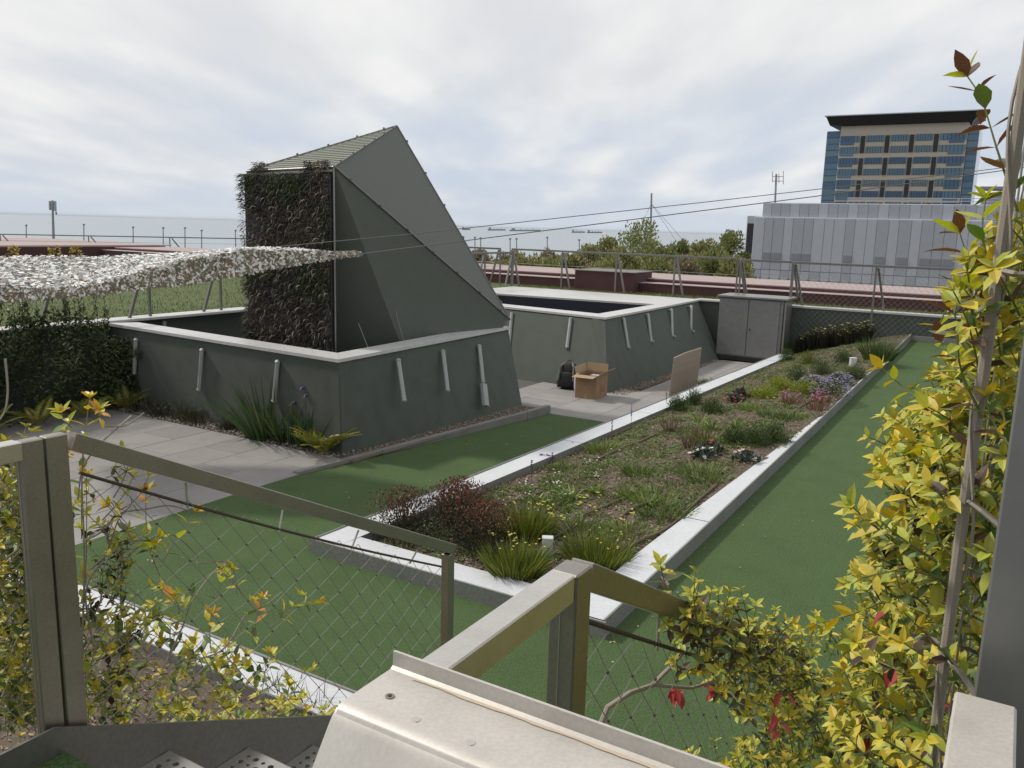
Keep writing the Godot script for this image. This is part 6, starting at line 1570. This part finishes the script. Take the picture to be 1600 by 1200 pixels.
	tube(ws2, [P.call(1020, 1070, -2.2), P.call(1080, 1075, -2.35), P.call(1130, 1060, -2.5)], 0.006, 6, 0.004)
	part("woody_stem", ws2, M.stem, v2)
	# ---- left: vine in the side planter and on the left guard
	var v3 = thing("climbing_vine", "sparse vine with orange and yellow shoots on the left stair guard", "vine", Vector3(-3, 0, -2.2))
	var st3 = S(); var m3 = Leaves.new()
	node_leaves = 0
	var tips = [[128, 842, 140, 622, -2.72], [150, 660, 155, 640, -2.72], [112, 668, 96, 645, -2.70], [128, 1000, 135, 745, -2.66], [250, 900, 228, 768, -2.66], [210, 850, 170, 792, -2.66], [240, 880, 250, 840, -2.66], [180, 870, 236, 850, -2.66], [250, 885, 305, 800, -2.66], [330, 960, 360, 890, -2.68], [360, 1000, 395, 940, -2.68], [400, 1010, 410, 935, -2.68], [330, 1020, 330, 960, -2.7], [420, 980, 468, 930, -2.7], [430, 960, 500, 940, -2.7], [280, 960, 255, 920, -2.68], [380, 930, 350, 890, -2.68], [470, 1060, 488, 1045, -2.75], [305, 935, 275, 930, -2.7], [410, 1080, 420, 1020, -2.75]]
	for q in tips:
		var a = on_x(q[0], q[1], q[4] + rng.randf_range(-0.05, 0.02)); var b = on_x(q[2], q[3], q[4])
		var pal = ["lime", "green", "lime", "olive"]; var tp = ["yellow", "orange", "yellow", "lime"]
		shoot(v3, st3, m3, [a, a.lerp(b, 0.5) + jit(0.02), b], 0.062, pal, tp, true, 0.05, 7)
	for i in 200:      # growth at the foot of the net
		var x = -2.70 - 1.0 * pow(rng.randf(), 1.4); var z = rng.randf_range(-1.5, -3.3)
		var b = Vector3(x, 0.08, z); var y = rng.randf_range(0.22, 0.55) * (1.0 if z > -2.7 else 0.6)
		var tip = b + Vector3(rng.randf_range(-0.1, 0.1), y, rng.randf_range(-0.1, 0.1))
		shoot(v3, st3, m3, [b, b.lerp(tip, 0.5) + jit(0.03), tip], rng.randf_range(0.06, 0.09), ["green", "lime", "lime", "olive"], ["yellow", "yellow", "lime", "lime"], z > -2.4, 0.05, 6)
	for i in 430:      # thick growth left of the corner posts
		var z = rng.randf_range(-0.95, -1.95); var y = 0.4 + 1.75 * pow(rng.randf(), 1.3)
		var b = Vector3(GX - 0.12 - 0.75 * rng.randf() - (0.15 if z < -1.5 else 0.0), y, z)
		if i % 5 > 0:
			b = on_x(rng.randf_range(-25, 62), rng.randf_range(735, 1150), GX - 0.12 - 0.7 * rng.randf()); b.y = max(b.y, 0.1)
		var tip = b + Vector3(rng.randf_range(-0.1, 0.08), rng.randf_range(0.03, 0.17), rng.randf_range(-0.12, 0.05))
		shoot(v3, st3, m3, [b, b.lerp(tip, 0.5) + jit(0.02), tip], rng.randf_range(0.038, 0.055), ["green", "olive", "lime", "green"], ["yellow", "lime", "yellow", "lime"], i % 4 == 0, 0.036, 5)
	for i in 85:      # low growth behind the net
		var px = 122 + 320 * pow(rng.randf(), 1.3)
		var b = on_x(px, rng.randf_range(930 + (px - 125) * 0.40, 1150), -2.70 - 0.55 * rng.randf()); b.y = max(b.y, 0.1)
		var tip = b + Vector3(rng.randf_range(-0.08, 0.06), rng.randf_range(0.03, 0.14), rng.randf_range(-0.1, 0.1))
		shoot(v3, st3, m3, [b, b.lerp(tip, 0.5) + jit(0.02), tip], rng.randf_range(0.055, 0.085), ["green", "lime", "green"], ["yellow", "yellow", "lime"], i % 4 == 0, 0.05, 5)
	for i in 90:      # up along the corner post
		var y = rng.randf_range(0.5, 2.2); var b = Vector3(GX - 0.05, y, -1.62 - rng.randf() * 0.15); var tip = b + Vector3(rng.randf_range(-0.08, 0.05), rng.randf_range(0.0, 0.13), rng.randf_range(-0.13, 0.02))
		shoot(v3, st3, m3, [b, b.lerp(tip, 0.5) + jit(0.02), tip], 0.046, ["green", "olive", "bronze", "lime"], ["lime", "yellow"], true, 0.05, 4)
	var mm3 = mi("foliage", m3.mesh(), M.foliage, v3, "stuff"); mm3.position = -v3.position
	part("shoots", st3, M.stem, v3)
	var fl = Leaves.new()
	for i in 90:
		var x = rng.randf_range(-2.3, 0.6); var z = rng.randf_range(-2.5, -13.0)
		if i % 3 == 0:
			x = rng.randf_range(-7.2, -5.7); z = rng.randf_range(-4.2, -12.0)
		elif i % 3 == 1: x = plt_right(z) + 0.03 + 0.2 * pow(rng.randf(), 2.0)
		fl.leaf(Vector3(x, turf_y(x, z) + 0.006, z), Vector3(rng.randf_range(-1, 1), 0.12, rng.randf_range(-1, 1)).normalized(), Vector3.UP, rng.randf_range(0.015, 0.035), 0.008, vary(pick([Color(0.30, 0.22, 0.08), Color(0.20, 0.12, 0.06), Color(0.38, 0.34, 0.10), Color(0.45, 0.42, 0.35)]), 0.3))
	var flo = mi("fallen_leaves", fl.mesh(), M.dull, null, "stuff"); tag(flo, "few fallen leaves and crumbs lying on the turf", "litter")
	# bare twining stems
	var loops = [[[125, 1110], [130, 960], [132, 860], [128, 760], [130, 700]], [[150, 1020], [135, 920], [165, 868], [185, 812], [205, 790]], [[190, 960], [190, 900], [200, 870], [235, 842], [270, 835], [310, 870], [305, 880], [360, 880], [370, 930]], [[255, 1045], [285, 980], [300, 940], [340, 890], [385, 885]], [[130, 900], [190, 850], [230, 845], [262, 848]], [[290, 1035], [340, 1020], [360, 1000], [385, 960], [415, 945], [440, 925]], [[130, 845], [160, 830], [185, 803], [230, 795], [265, 790], [300, 800]], [[165, 665], [190, 666], [205, 660], [225, 645]], [[205, 650], [160, 690], [130, 730], [122, 780]], [[8, 560], [12, 610], [8, 640], [0, 655]]]
	var wl = S()
	for l in loops:
		var cv := Curve3D.new()
		for q in l: cv.add_point(on_x(q[0], q[1], GX - 0.03 - 0.04 * rng.randf()))
		for k in range(1, cv.point_count - 1):
			var tg = (cv.get_point_position(k + 1) - cv.get_point_position(k - 1)) * 0.22
			cv.set_point_in(k, -tg); cv.set_point_out(k, tg)
		var path = []; var LL = cv.get_baked_length()
		for k in 25: path.append(cv.sample_baked(LL * k / 24, true))
		tube(wl, path, 0.0042, 5, 0.0024)
	part("woody_stem", wl, M.stem, v3)
	# dry grass stalks at the end of the white border
	for q in [[420, 1075], [440, 1085], [460, 1090], [480, 1098], [500, 1102]]:
		tuft("grass_stalks", "dark grass stalks in front of the side planter's white border", "grass", on_y(q[0], q[1] + 12, 0.09), 9, 0.26, 0.05, 0.004, [Color(0.03, 0.035, 0.02), Color(0.05, 0.05, 0.03)], 0.15, "grass stalks by the side planter")
